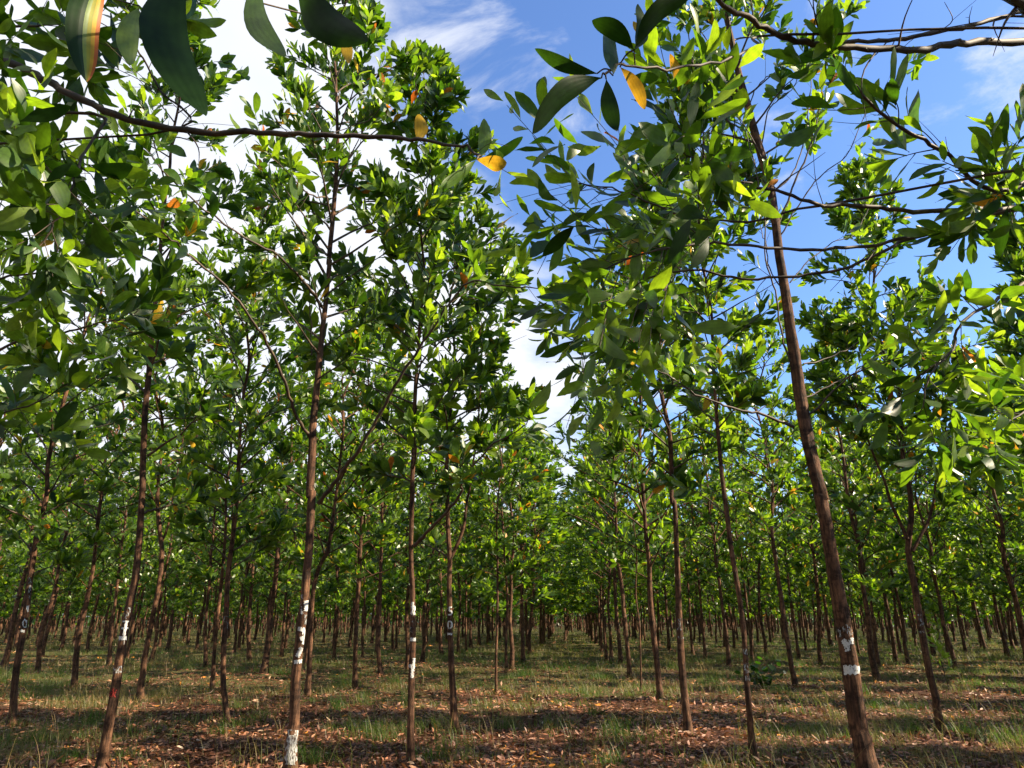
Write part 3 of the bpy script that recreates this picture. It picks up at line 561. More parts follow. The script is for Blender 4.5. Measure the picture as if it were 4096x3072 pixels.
T['Rk'] = tree('dark straight tree, second right of the thick trunk', [R(3, 1115, 1092), R(3, 1095, 930), R(3, 1070, 720), R(3, 1035, 520), R(3, 1000, 330)], 24, 9.0)
T['Rl'] = tree('tree between the dark straight tree and the three-forked tree on the right', [R(3, 1215, 1042), R(3, 1192, 900), R(3, 1162, 720), R(3, 1120, 520), R(3, 1095, 380)], 26, 9.0)
T['Rt'] = tree('thin pale slanting tree left of the three-forked tree', [R(3, 1255, 912), R(3, 1235, 820), R(3, 1210, 720)], 14, 8.6)
T['n'] = tree('tree splitting into three stems, with a worn white number on its lower trunk', [R(3, 1478, 1455), R(3, 1440, 1260), R(3, 1400, 1080), R(3, 1370, 900), R(3, 1345, 740), R(3, 1318, 560), R(3, 1292, 390), R(3, 1305, 200), R(3, 1295, 50), R(6, 1260, 1300), R(6, 1240, 1090)], 46, 9.2, base=3.4, Rad=1.4, nb=34,
    forks=[dict(px=[R(3, 1280, 330), R(3, 1240, 240), R(3, 1180, 110), R(3, 1150, 0), R(6, 1090, 1240), R(6, 1010, 1020)], w=22, up=1.6, nb=14),
           dict(px=[R(3, 1310, 400), R(3, 1350, 320), R(3, 1405, 210), R(3, 1440, 60), R(6, 1440, 1400), R(6, 1490, 1200)], w=20, up=1.5, nb=14)],
    limbs=[dict(px=[R(3, 1400, 220), R(3, 1470, 170), R(3, 1540, 100)], w=10, w1=4, dd=0, n=3),
           dict(px=[R(3, 1265, 330), R(3, 1150, 240), R(3, 1020, 190), R(3, 900, 100)], w=9, w1=4, dd=0, n=3)])
T['Ru'] = tree('dark slim tree behind the green sapling on the right', [R(3, 1518, 1030), R(3, 1500, 900), R(3, 1482, 740)], 20, 8.8)
T['Rp'] = tree('slim tree leaning left, between the green sapling and the right edge', [R(3, 1733, 985), R(3, 1700, 860), R(3, 1662, 700), R(3, 1625, 500)], 19, 8.8)
T['Rr'] = tree('thin far tree left of the trunk at the right edge', [R(3, 1857, 932), R(3, 1830, 800), R(3, 1800, 660)], 15, 8.8)
T['Rv'] = tree('thin tree in the far rows behind the slim left-leaning tree', [R(3, 1765, 892), R(3, 1742, 800), R(3, 1715, 700)], 14, 8.8)
T['Rq'] = tree('dark curved tree at the right edge of the photo', [R(3, 1990, 1060), R(3, 1945, 900), R(3, 1900, 700), R(3, 1860, 520), R(3, 1815, 330), R(3, 1785, 150), R(3, 1765, 0), R(6, 1740, 1400)], 36, 9.4, nb=38)
# ---- paint marks
def Zm(ox, oy, k): return lambda *p: [(ox+x/k, oy+y/k) for x, y in p]
z = Zm(300, 2350, 3.016)
paint(T['D'], 'painted_mark', M_WHITE, [(z((570, 410), (650, 410)), 6), (z((625, 400), (605, 500), (590, 605)), 12), (z((555, 490), (655, 492)), 8), (z((528, 612), (638, 612)), 15), (z((596, 610), (598, 690)), 2)], 'bright white I-shaped mark')
paint(T['D'], 'painted_mark', M_WORN, [(z((655, 240), (640, 310), (615, 380)), 13), (z((590, 320), (665, 322)), 6), (z((450, 1000), (580, 990)), 28)], 'worn pale mark')
paint(T['D'], 'red_daub', M_RED, [(z((465, 1215), (455, 1320)), 30)])
z = Zm(1080, 2300, 4.146)
paint(T['N'], 'painted_mark', M_WORN if 0 else M_WHITE, [(z((600, 425), (610, 520), (600, 600)), 20), (z((640, 590), (645, 640)), 9), (z((525, 600), (530, 650)), 8), (z((500, 860), (490, 930)), 17), (z((530, 880), (570, 960), (565, 1040), (500, 1060)), 17), (z((565, 1080), (545, 1150)), 10), (z((525, 1200), (480, 1290), (445, 1360)), 17), (z((392, 1445), (572, 1425)), 15)], 'large white blotches of an old number')
z = Zm(0, 1920, 1.44)
paint(T['N'], 'painted_mark', M_WASH, [(z((1690, 1440), (1672, 1640)), 45)], 'whitewashed foot')
z = Zm(1080, 2300, 4.146)
paint(T['N'], 'painted_mark', M_WORN, [(z((600, 660), (595, 820)), 14), (z((520, 480), (520, 600)), 6), (z((530, 320), (530, 400)), 8)], 'worn pale patches')
z = Zm(1560, 2350, 3.685)
paint(T['e'], 'painted_mark', M_WHITE, [(z((308, 235), (352, 235)), 12), (z((312, 290), (345, 275), (368, 300), (345, 350), (315, 385), (372, 388)), 9), (z((330, 300), (350, 380)), 9), (z((296, 765), (374, 765)), 14), (z((352, 1040), (350, 1110), (345, 1190)), 8), (z((275, 1158), (352, 1155)), 13), (z((335, 1180), (325, 1335)), 12)], 'white number strokes')
paint(T['e'], 'painted_mark', M_WORN, [(z((322, 485), (330, 560), (318, 670)), 9), (z((300, 580), (300, 660)), 8), (z((285, 900), (285, 970)), 3)], 'thin worn white strokes')
paint(T['g'], 'painted_mark', M_WORN if 0 else M_WHITE, [(z((912, 290), (874, 290)), 5), (z((874, 290), (872, 345)), 5), (z((872, 345), (905, 350), (908, 385), (885, 402), (858, 398)), 5.5), (z((880, 497), (856, 515), (856, 580), (880, 600), (905, 580), (905, 515), (880, 497)), 6), (z((845, 685), (915, 685)), 8)], 'white painted 5 and 0 over a bar')
z = Zm(0, 1920, 1.44)
paint(T['H3'], 'painted_mark', M_WORN, [(z((1315, 786), (1293, 788), (1293, 815), (1313, 825), (1310, 850), (1292, 856)), 5)], 'faint pale digit')
paint(T['H3'], 'red_daub', M_RED, [(z((1298, 715), (1324, 715)), 16)])
paint(T['A'], 'painted_mark', M_WHITE, [(z((162, 725), (170, 760)), 12), (z((146, 800), (132, 818), (135, 842), (152, 845), (156, 815), (146, 800)), 5), (z((120, 868), (145, 872)), 10)], 'stroke of a worn white number', True)
paint(T['A'], 'painted_mark', M_WORN, [(z((172, 560), (180, 680)), 14)], 'worn pale patch')
z = Zm(2640, 2300, 2.765)
paint(T['R4'], 'painted_mark', M_WORN, [(z((940, 815), (952, 880)), 13), (z((945, 975), (968, 1085)), 16), (z((945, 1140), (990, 1140)), 20)], 'worn white paint ring', True)
paint(T['s'], 'painted_mark', M_WORN, [(z((200, 500), (216, 485), (216, 590)), 8), (z((192, 600), (240, 598)), 8), (z((198, 685), (228, 702), (262, 690)), 7)], 'faint white 1 over an arc')
z = Zm(3240, 2350, 2.2975)
paint(T['BIG'], 'painted_mark', M_WORN, [(z((225, 370), (260, 460)), 26), (z((300, 360), (360, 420)), 22), (z((330, 340), (375, 440)), 22)], 'cracked pale patches of an old number')
paint(T['BIG'], 'painted_mark', M_WHITE, [(z((295, 480), (330, 530), (345, 585)), 22), (z((385, 460), (385, 520)), 12), (z((340, 500), (372, 520)), 24), (z((262, 757), (452, 757)), 36)], 'cracked white V and band')
z = Zm(3600, 2300, 2.149)
paint(T['n'], 'painted_mark', M_WORN, [(z((148, 345), (190, 345)), 7), (z((152, 375), (195, 375)), 6), (z((170, 385), (195, 400), (195, 425), (160, 430)), 9), (z((160, 492), (210, 490)), 9)], 'stroke of a worn white number', True)

# ------------------------------------------------------------------ overhead limbs of trees that stand just outside the frame
def near_tree(label, foot, H, r, limbs, crown_base, nb, seed, Rad=1.6, wr=1.):
    WR[0] = wr
    rs = np.random.RandomState(seed); loc = np.array([foot[0], foot[1], 0.]); zg = float(gz(foot[0], foot[1]))
    root = bpy.data.objects.new('acacia_tree', None); COL.objects.link(root); root.location = (foot[0], foot[1], zg)
    tag(root, label, 'tree', GRP)
    pts = np.array([[0, 0, -.12]]+[[rs.normal(0, .03), rs.normal(0, .03), zq] for zq in np.linspace(.5, H, 12)])
    path = smooth(pts, 5); rads = r*np.clip(1.1-.98*path[:, 2]/H, .06, 2)
    gt = Geo(); trunk_geo(gt, path, rads, 16, seed, 2)
    gb, gl = [], Geo()
    for lb in limbs:
        q = dict(lb); dep = lb['dep']
        # root the limb on the stem: below its first digitised point
        p0 = P(*lb['px'][0], dep[0]); dist = math.hypot(p0[0]-foot[0], p0[1]-foot[1]); zr = max(1.2, p0[2]-dist*lb.get('rise', .45))
        c, _ = interp_path(path, rads, zr)
        pre = [c, (c*.55+(p0-loc)*.45)+np.array([0, 0, .08*dist])]
        p = smooth(np.vstack([pre, np.array([P(x, y, d) for (x, y), d in zip(lb['px'], dep)])-loc]), 5)
        p += rs.normal(0, .004, p.shape)
        G = Geo(); gb.append(G); rr = np.linspace(lb['r0'], lb.get('r1', .003), len(p)); rr = rr*(1+.09*np.sin(np.arange(len(p))*2.1))
        tube(G, p, rr, 10); bare_twigs(G, p, rr, rs, lb.get('bt', 7), .35, 1.)
        n = lb.get('n', 8); TO, TD, TL = [], [], []
        s0 = lb.get('from', .4)
        for i in range(n):
            t = s0+(1-s0)*(i+rs.uniform(0, .9))/n; w_ = t*(len(p)-1); a = min(int(w_), len(p)-2); o = p[a]+(p[a+1]-p[a])*(w_-a)
            bd = nrm(p[a+1]-p[a]); rd = nrm(np.cross(bd, rs.normal(size=3))); td = nrm(bd*.7+rd*.8+np.array([0, 0, lb.get('lift', .15)]))
            L = rs.uniform(.2, .5)*lb.get('tl', 1.); mid = o+td*L*.5; e = mid+nrm(td+rs.normal(0, .2, 3))*L*.5
            tube(G, smooth([o, mid, e], 4), np.linspace(max(.002, rr[a]*.4), .0014, 9), 6)
            TO += [o+td*L*.3, mid]; TD += [e-o, nrm(td*.6+nrm(np.cross(td, rs.normal(size=3)))*.8)]; TL += [L*.8, L*.55]
        if lb.get('tip', True): TO.append(p[-4]); TD.append(p[-1]-p[-4]); TL.append(np.linalg.norm(p[-1]-p[-4])*1.3)
        if TO: leaf_batch(gl, np.array(TO), np.array(TD), np.array(TL), lb.get('k', 7), rs, 2, lb.get('size', .85), .012)
        for (lx, ly, d1), (tx, ty, d2), W, tint in lb.get('leaf', ()):     # single leaves, lowest tints standing in for shade, followed from the photo
            a = P(lx, ly, d1)-loc; b = P(tx, ty, d2)-loc; dv = b-a; view = nrm(a+loc-np.array([0, 0, CAMH])); nv = nrm(view+np.array([-.15, 0, .3])+rs.normal(0, .1, 3))
            leaves(gl, a[None], dv[None], nv[None], np.array([np.linalg.norm(dv)]), np.array([W]), np.array([tint if tint < 2 else .5]), 3, rs, .1, curl_by=.35, across=None if tint < 2 else np.array([.05, .06, .07, .10, .955, .968, .980, 1.]))  # two-toned leaf: its green half is darkened as if in shade
            q2 = nrm(p-a).sum() if 0 else None
            k = np.argmin(((p-a)**2).sum(1)); tube(G, smooth([p[k], (p[k]+a)/2+[0, 0, .01], a], 3), np.array([.0022]*7), 5)
    WR[0] = 1.
    crown(path, rads, H, crown_base, Rad, int(nb*1.5), 1, rs, gt, gl, tw_per=6)
    obj('trunk', gt.mesh('trunk', M_BARK), root)
    for q in gb: obj('branch', q.mesh('branch', M_TWIG), root)
    obj('crown', gl.mesh('crown', M_LEAF), root)
    return root
near_tree('tree outside the left edge whose long knotty bough crosses the top left corner', (-3.6, 2.9), 9.2, .075, [
    dict(px=[F(-60, 120), F(60, 160), F(130, 195), F(250, 255), F(400, 285), F(560, 293), F(700, 297), F(850, 302), F(930, 312), F(1000, 322), F(1040, 345)], dep=[2.9, 2.85, 2.8, 2.75, 2.7, 2.65, 2.6, 2.6, 2.55, 2.5, 2.45], r0=.024, r1=.004, n=1, **{'from': .92}, tl=.4, k=4, tip=False,
         leaf=[((1030*1.8517, 350*1.8517, 2.4), (1095*1.8517, 357*1.8517, 2.35), .062, .978), ((900*1.8517, 310*1.8517, 2.6), (905*1.8517, 250*1.8517, 2.6), .06, .985),
               ((1030*1.8517, 350*1.8517, 2.5), (940*1.8517, 410*1.8517, 2.4), .05, .5), ((1035*1.8517, 350*1.8517, 2.5), (1045*1.8517, 265*1.8517, 2.5), .055, .6), ((1035*1.8517, 352*1.8517, 2.5), (1125*1.8517, 300*1.8517, 2.5), .045, .3)]),
    dict(px=[F(-40, 180), F(40, 250), F(70, 330), F(90, 370)], dep=[2.9, 2.6, 2.5, 2.4], r0=.009, n=7, **{'from': .35}, k=7, tl=1., lift=-.05),
    dict(px=[F(205, 250), F(180, 330), F(150, 420), F(110, 500), F(60, 560)], dep=[2.8, 2.7, 2.6, 2.6, 2.6], r0=.009, n=8, **{'from': .5}, k=7, tl=.8, rise=.2),
    dict(px=[F(385, 285), F(345, 200), F(300, 120), F(280, 60), F(270, 0)], dep=[2.75, 2.65, 2.55, 2.5, 2.4], r0=.006, n=7, **{'from': .45}, k=6, tl=.9, size=.955, rise=.2),
    dict(px=[F(-60, 60), F(60, 60), F(140, 60), F(200, 90)], dep=[3.1, 3.0, 3., 2.9], r0=.012, n=9, **{'from': .4}, k=7, tl=.9),
    dict(px=[F(-60, -60), F(120, -70), F(300, -60), F(520, -50), F(700, -30)], dep=[1.4, 1.1, .95, .9, .95], r0=.010, n=0, tip=False, bt=0,
         leaf=[((228*1.8517, -60*1.8517, .85), (172*1.8517, 205*1.8517, .84), .048, 2), ((405*1.8517, -70*1.8517, .80), (440*1.8517, 280*1.8517, .78), .062, .05), ((560*1.8517, -40*1.8517, 1.2), (615*1.8517, 130*1.8517, 1.15), .05, .55),
               ((640*1.8517, -50*1.8517, 1.1), (795*1.8517, 105*1.8517, 1.05), .07, .02), ((738*1.8517, 60*1.8517, 1.5), (750*1.8517, 155*1.8517, 1.5), .03, .985), ((300*1.8517, 20*1.8517, 1.7), (278*1.8517, 150*1.8517, 1.7), .06, .8)]),
    dict(px=[F(-80, 620), F(20, 600), F(110, 590), F(150, 575)], dep=[3.8, 3.7, 3.6, 3.5], r0=.012, n=8, **{'from': .35}, k=7, tl=1.2, lift=0., rise=.25),
    dict(px=[F(-80, 780), F(40, 740), F(150, 720), F(220, 700), F(290, 690)], dep=[4.2, 4.0, 3.9, 3.9, 4.0], r0=.013, n=9, **{'from': .35}, k=7, tl=1., lift=0., rise=.2),
    dict(px=[F(-80, 900), F(60, 880), F(150, 830)], dep=[4.2, 4.0, 3.9], r0=.010, n=8, **{'from': .35}, k=8, tl=1., lift=0., rise=.1),
    dict(px=[F(-80, 480), F(40, 460), F(120, 445), F(200, 420)], dep=[3.6, 3.5, 3.4, 3.3], r0=.011, n=7, **{'from': .4}, k=7, tl=1.1, lift=0., rise=.3),
], 3.6, 26, 41)
near_tree('tree outside the right edge whose dark overhead boughs reach across the blue sky', (3.7, 2.3), 9.8, .085, [
    dict(px=[F(2300, 85), F(2212, 95), F(2090, 98), F(2000, 112), F(1900, 112), F(1780, 105), F(1690, 85), F(1630, 50), F(1560, 20), F(1490, -60)], dep=[2.9, 2.75, 2.6, 2.5, 2.4, 2.3, 2.2, 2.1, 2.0, 1.9], r0=.021, r1=.008, n=0, tip=False),
    dict(px=[F(2300, 0), F(2212, 30), F(2120, 55), F(2010, 80), F(1920, 95), F(1800, 98)], dep=[2.8, 2.7, 2.6, 2.5, 2.45, 2.35], r0=.013, r1=.008, n=0, tip=False),
    dict(px=[F(2300, 60), F(2220, 20), F(2160, -20)], dep=[2.6, 2.3, 2.1], r0=.03, r1=.024, n=0, tip=False),
    dict(px=[F(1700, 85), F(1640, 110), F(1560, 140), F(1440, 158), F(1340, 153), F(1305, 175)], dep=[2.2, 2.0, 1.8, 1.65, 1.55, 1.5], r0=.0055, r1=.003, n=0, tip=False, rise=.1, bt=0,
         leaf=[((1300*1.8517, 180*1.8517, 1.5), (1158*1.8517, 300*1.8517, 1.45), .062, .02), ((1310*1.8517, 182*1.8517, 1.5), (1332*1.8517, 292*1.8517, 1.5), .044, .03), ((1340*1.8517, 155*1.8517, 1.6), (1392*1.8517, 245*1.8517, 1.6), .035, .98),
               ((1290*1.8517, 170*1.8517, 1.55), (1160*1.8517, 115*1.8517, 1.6), .04, .05), ((1325*1.8517, 175*1.8517, 1.5), (1310*1.8517, 80*1.8517, 1.6), .05, .3), ((1370*1.8517, 120*1.8517, 1.5), (1485*1.8517, 0*1.8517, 1.5), .055, .02),
               ((1370*1.8517, 118*1.8517, 1.55), (1280*1.8517, 55*1.8517, 1.5), .05, .04), ((1372*1.8517, 118*1.8517, 1.5), (1378*1.8517, 20*1.8517, 1.6), .045, .05)]),
    dict(px=[F(2320, 440), F(2212, 455), F(2080, 460), F(1980, 462), F(1880, 455), F(1780, 450), F(1700, 425), F(1600, 400), F(1520, 360), F(1460, 330)], dep=[3.4, 3.2, 3.0, 2.9, 2.8, 2.7, 2.6, 2.5, 2.4, 2.3], r0=.017, r1=.003, n=12, **{'from': .80}, k=7, tl=1.2, size=.78, lift=0),
    dict(px=[F(2320, 440), F(2212, 458), F(2100, 475), F(2000, 510), F(1900, 535), F(1780, 545), F(1660, 545), F(1560, 535), F(1480, 540), F(1380, 560), F(1290, 600)], dep=[3.4, 3.2, 3.1, 3.0, 2.9, 2.8, 2.7, 2.6, 2.5, 2.4, 2.4], r0=.013, r1=.003, n=13, **{'from': .76}, k=7, tl=1.25, size=.78, lift=.05),
    dict(px=[F(2000, 512), F(1920, 545), F(1820, 585), F(1700, 605), F(1600, 608), F(1500, 590), F(1400, 610), F(1300, 680), F(1250, 740)], dep=[3.1, 3.1, 3.1, 3.1, 3.1, 3.1, 3.2, 3.3, 3.4], r0=.010, r1=.003, n=14, **{'from': .62}, k=7, tl=1.3, size=.78, lift=0, rise=.1),
    dict(px=[F(1780, 450), F(1650, 480), F(1500, 480), F(1400, 440), F(1300, 410), F(1230, 400)], dep=[2.8, 2.8, 2.8, 2.8, 2.8, 2.8], r0=.007, r1=.003, n=9, **{'from': .5}, k=6, tl=1.3, size=.78, rise=.1),
    dict(px=[F(2300, 380), F(2150, 420), F(2050, 340), F(1960, 290), F(1880, 230), F(1820, 150), F(1790, 100)], dep=[3.0, 2.8, 2.7, 2.6, 2.5, 2.4, 2.3], r0=.014, r1=.004, n=11, **{'from': .35}, k=5, tl=.7, size=.9, rise=.3),
    dict(px=[F(2320, 560), F(2212, 620), F(2150, 660), F(2080, 700), F(2060, 760), F(2010, 820), F(1990, 900)], dep=[3.6, 3.4, 3.3, 3.2, 3.2, 3.1, 3.1], r0=.014, r1=.003, n=11, **{'from': .45}, k=7, tl=.7, size=.78, lift=-.2, rise=.3),
    dict(px=[F(2320, 300), F(2212, 400), F(2150, 430)], dep=[3.0, 2.8, 2.7], r0=.01, n=9, **{'from': .5}, k=8, tl=.8, rise=.3),
    dict(px=[F(2320, 860), F(2230, 890), F(2160, 930), F(2110, 960)], dep=[3.8, 3.7, 3.6, 3.6], r0=.01, n=12, **{'from': .4}, k=8, tl=.9, lift=-.1, rise=.1),
], 4.0, 62, 57, Rad=2.4, wr=.8)  # unseen crown set wide and dense to shade the boughs below
# ------------------------------------------------------------------ saplings, shrub, sticks
def sapling(label, px, H, n, seed, size=.78, tint=.9):
    rs = np.random.RandomState(seed); g0 = ground(*px); zg = float(gz(g0[0], g0[1]))
    root = bpy.data.objects.new('sapling', None); COL.objects.link(root); root.location = (g0[0], g0[1], zg); tag(root, label, 'sapling', 'green saplings')
    pts = [np.array([0, 0, -.05])]
    for i in range(6): pts.append(pts[-1]+np.array([rs.normal(0, .03), rs.normal(0, .03), (H+.05)/6]))
    path = smooth(pts, 3); g = Geo(); rr = np.linspace(.014, .003, len(path)); tube(g, path, rr, 6)
    TO, TD, TL = [], [], []
    for i in range(n):
        f = .3+.7*(i+.5)/n; o, _ = interp_path(path, rr, H*f); az = i*2.4; el = rs.uniform(.3, .9)
        d = np.array([math.cos(az)*math.cos(el), math.sin(az)*math.cos(el), math.sin(el)]); L = rs.uniform(.2, .42)*(1.2-.6*f)
        tube(g, np.array([o, o+d*L*.5, o+d*L]), np.array([.004, .003, .0015]), 4); TO.append(o); TD.append(d); TL.append(L)
    TO.append(path[-3]); TD.append(np.array([0, 0, 1.])); TL.append(.3)
    gl = Geo(); st = rs.get_state(); leaf_batch(gl, np.array(TO), np.array(TD), np.array(TL), 8, rs, 1, size, 0)
    gl.t = [np.clip(t*.25+tint*.72, 0, .93) for t in gl.t]
    obj('stem', g.mesh('stem', M_TWIG), root); obj('foliage', gl.mesh('foliage', M_LEAF), root)
sapling('bright green sapling beside the three-forked tree on the right', R(3, 1480, 1060), 2.6, 18, 5, 1.15)
sapling('small light green sapling left of the white-blotched trunk', R(1, 1612, 950), 1.6, 9, 6)
sapling('leafy green sapling at the left border of the grassy alley', R(2, 1135, 930), 2.3, 14, 8)
sapling('thin low sapling with a few bright leaves in front of the tall green sapling', R(3, 1520, 1215), .9, 5, 9, .8)
def shrub(label, px, seed):
    rs = np.random.RandomState(seed); g0 = ground(*px); root = bpy.data.objects.new('shrub', None); COL.objects.link(root); root.location = (g0[0], g0[1], float(gz(g0[0], g0[1])))
    tag(root, label, 'shrub'); g, gl = Geo(), Geo(); O, D, NR, L, W = [], [], [], [], []
    for i in range(16):
        az = rs.uniform(0, 6.28); el = rs.uniform(.5, 1.3); L0 = rs.uniform(.4, .85); d = np.array([math.cos(az)*math.cos(el), math.sin(az)*math.cos(el), math.sin(el)])
        p = smooth([np.array([0, 0, -.03]), d*L0*.5, d*L0+np.array([d[0], d[1], 0])*.15], 3); tube(g, p, np.linspace(.006, .002, len(p)), 4)
        for j in range(6):
            o = p[2+j % 5]; O.append(o); D.append(nrm(rs.normal(size=3)*[1, 1, .3]+d*.6)); NR.append(nrm(np.array([0, 0, 1.])+rs.normal(0, .4, 3))); s = rs.uniform(.10, .16); L.append(s); W.append(s*.85)
    leaves(gl, np.array(O), np.array(D), np.array(NR), np.array(L), np.array(W), rs.uniform(0, .3, len(O)), 1, rs)
    obj('stem', g.mesh('stem', M_TWIG), root); obj('foliage', gl.mesh('foliage', M_LEAF), root)
shrub('low dark broad-leaved shrub between the ring-painted tree and the sunlit-footed tree', R(3, 450, 1200), 3)
def stick(label, a, b, r, seed):
    rs = np.random.RandomState(seed); A = ground(*a); B = ground(*b); A[2] = gz(A[0], A[1])+.05; B[2] = gz(B[0], B[1])+.06; n = 8
    p = np.array([A+(B-A)*i/n+rs.normal(0, .02, 3)+np.array([0, 0, .05*math.sin(i/n*3.1)]) for i in range(n+1)]); c = p[0].copy()
    g = Geo(); p = smooth(p-c, 3); tube(g, p, np.linspace(r, r*.4, len(p)), 7); 
    for k in (6, 12, 18): tube(g, np.array([p[k], p[k]+rs.normal(0, .12, 3)+[0, 0, .12], p[k]+rs.normal(0, .2, 3)+[0, 0, .18]]), np.array([r*.5, r*.4, r*.2]), 5)
    o = obj('fallen_branch', g.mesh('fallen_branch', M_TWIG)); o.location = c; tag(o, label, 'branch', 'fallen branches')
stick('thin dead branch lying in the grass right of the thick trunk', R(3, 1120, 940), R(3, 1330, 1060), .012, 1)
stick('crooked dead branch on the litter left of the ring-painted tree', (2760, 2630), (2830, 2660), .014, 2)
stick('fallen stick beside the foot of the thick trunk', (3335, 2930), (3400, 2955), .01, 3)
stick('pale dead branch on the leaves behind the white-blotched trunk', R(1, 1180, 1230), R(1, 1390, 1200), .011, 4)
stick('thin stick in the grass left of the faint-1 trunk', R(2, 1740, 1015), R(2, 1960, 1000), .010, 5)
# ------------------------------------------------------------------ far rows: six kinds of tree, copied
def proto(i):
    rs = np.random.RandomState(100+i); H = rs.uniform(8.6, 9.5); pts = [np.array([0, 0, -.1])]
    for z in np.linspace(.6, H, 11): pts.append(np.array([rs.normal(0, .05)+.02*z*math.sin(i), rs.normal(0, .05), z]))
    path = smooth(pts, 2); rads = rs.uniform(.055, .075)*np.clip(1.1-.98*path[:, 2]/H, .08, 2)
    gt, gl = Geo(), Geo(); trunk_geo(gt, path, rads, 7, i, 0)
    crown(path, rads, H, rs.uniform(1.35, 1.85), rs.uniform(1.55, 1.85), 50, 1, rs, gt, gl, npt=4, tw_per=6, kl=10)
    return gt.mesh('trunk', M_BARK), gl.mesh('crown', M_LEAF)
PROTO = [proto(i) for i in range(6)]
rs = np.random.RandomState(11)
known = np.array([t['loc'][:2] for t in TREES])
slots = []
for k in range(-40, 41):
    for m in range(-8, 45):
        if rs.uniform() < .08: continue
        y = 8.4+2.9*m+rs.normal(0, .15); x = -1.03+3.2*k+.077*(y-8.4)+rs.normal(0, .14); y -= .077*(x+1.03)
        if y > 60: x += rs.normal(0, (y-55)/45)
        r_ = math.hypot(x, y)
        if y > 0 and .76 <= abs(x)/y < 1.3 and r_ < 9: continue
        if r_ > 125 or y < -14: continue
        infr = y > 0 and abs(x)/y < .76
        if infr and y < 17.5 and abs(x)/y < .70: continue
        if r_ < 4.5 or ((known-[x, y])**2).sum(1).min() < 1.5**2: continue
        if min(math.hypot(x+3.6, y-2.9), math.hypot(x-3.7, y-2.3)) < 2: continue
        if not infr and (x < -14 and y < 40 or abs(x) > abs(y)*.76+16): continue
        slots.append((r_, x, y, infr))
for yy in (50, 57, 65, 74, 84, 95): slots.append((yy, .38+.077*(yy-26.5)+1.62+rs.normal(0, .5), yy, True))
slots.sort()
vis = [s for s in slots if s[3]]
N_IND = 300-len(TREES)-2
ind = vis[:N_IND]; rest = vis[N_IND:]+[s for s in slots if not s[3]]  # out-of-view trees join the mass for the shade they cast
for j, (r_, x, y, _) in enumerate(ind):
    tr, crn = PROTO[rs.randint(6)]
    root = bpy.data.objects.new('acacia_tree', None); COL.objects.link(root)
    root.location = (x, y, float(gz(x, y))); root.rotation_euler = (rs.normal(0, .025), rs.normal(0, .025), rs.uniform(0, 6.28)); s = rs.uniform(.88, 1.1); al = abs(x-(.38+.077*(y-26.5)+1.62)) < 2.3; root.scale = (s, s, s)
    az = math.degrees(math.atan2(x, y)); side = 'left of the alley' if x < .38+.077*(y-26.5)+1.6 else 'right of the alley'
    dist = 'middle rows' if r_ < 30 else 'back rows' if r_ < 42 else 'farthest separate rows'
    tag(root, f'slim brown-stemmed tree among many alike in the {dist}, {side}', 'tree', f'trees of the {dist}, {side}')
    obj('trunk', tr, root); oc = obj('crown', crn, root); wx = 1.5 if al else 1.1; oc.scale = (wx, wx, 1)
# the rest of the wood in one mass, with unseen trees added for shade
def mass():
    g1, g2 = Geo(), Geo(); T3 = []
    for i in range(5):
        q = np.random.RandomState(300+i); pts = [np.array([0, 0, -.1])]; H = q.uniform(8.5, 9.4)
        for z in np.linspace(.8, H, 7): pts.append(np.array([q.normal(0, .06), q.normal(0, .06), z]))
        path = np.array(pts); rads = .062*np.clip(1.1-.98*path[:, 2]/H, .1, 2); a, b, c = Geo(), Geo(), Geo()
        trunk_geo(a, path, rads, 5, i, 0)
        TO = crown(path, rads, H, 1.9, 1.35, 54, 0, q, a, b, npt=3, tw_per=7, kl=11, size=1.1)  # narrow dense crown, shaped for the shadow bands of the unseen trees
        crown(path, rads, H, 1.2, 1.9, 30, 0, q, Geo(), c, npt=3, tw_per=4, kl=6, size=1.7)
        T3.append([(np.concatenate(z_.v), np.concatenate(z_.f), np.concatenate(z_.t)) for z_ in (a, b, c)])
    def put(G, t, x, y, s, an):
        v, f, ti = t; ca, sa = math.cos(an)*s, math.sin(an)*s
        G.add(np.stack([v[:, 0]*ca-v[:, 1]*sa+x, v[:, 0]*sa+v[:, 1]*ca+y, v[:, 2]*s+float(gz(x, y))], 1), f, ti)
    for (r_, x, y, inf) in rest:
        t = T3[rs.randint(5)]; s = rs.uniform(.88, 1.1); an = rs.uniform(0, 6.28)
        put(g1, t[0], x, y, s, an); put(g2, t[1] if r_ < 60 else t[2], x, y, s, an)
    q = np.random.RandomState(5); n = 60000; a = q.uniform(-.72, .72, n); rr = q.uniform(112, 210, n); x = np.sin(a)*rr; y = np.cos(a)*rr
    zc = q.uniform(0, 1, n)**1.3*8.5+vnoise(x*.2, y*.2, 3)*1.0; o = np.stack([x, y, zc], 1); L = q.uniform(.5, 1., n)
    leaves(g2, o, q.normal(size=(n, 3)), q.normal(size=(n, 3)), L, L*.5, np.clip(q.normal(.3, .15, n), 0, .9), 0, q)
    n = 2600; a = q.uniform(-.72, .72, n); rr = q.uniform(112, 190, n)
    for u, v in zip(np.sin(a)*rr, np.cos(a)*rr): tube(g1, np.array([[u, v, -.1], [u+.05, v, 4.5]]), np.array([.08, .05]), 4)
    tag(obj('far_and_unseen_trunks', g1.mesh('far_and_unseen_trunks', M_BARK)), 'crowded brown trunks of the far plantation end and of unseen trees added for shade', 'trunks', None, 'stuff')
    tag(obj('far_and_unseen_foliage', g2.mesh('far_and_unseen_foliage', M_LEAF)), 'green leaf mass of the far plantation end and of unseen trees added for shade', 'foliage', None, 'stuff')
mass()
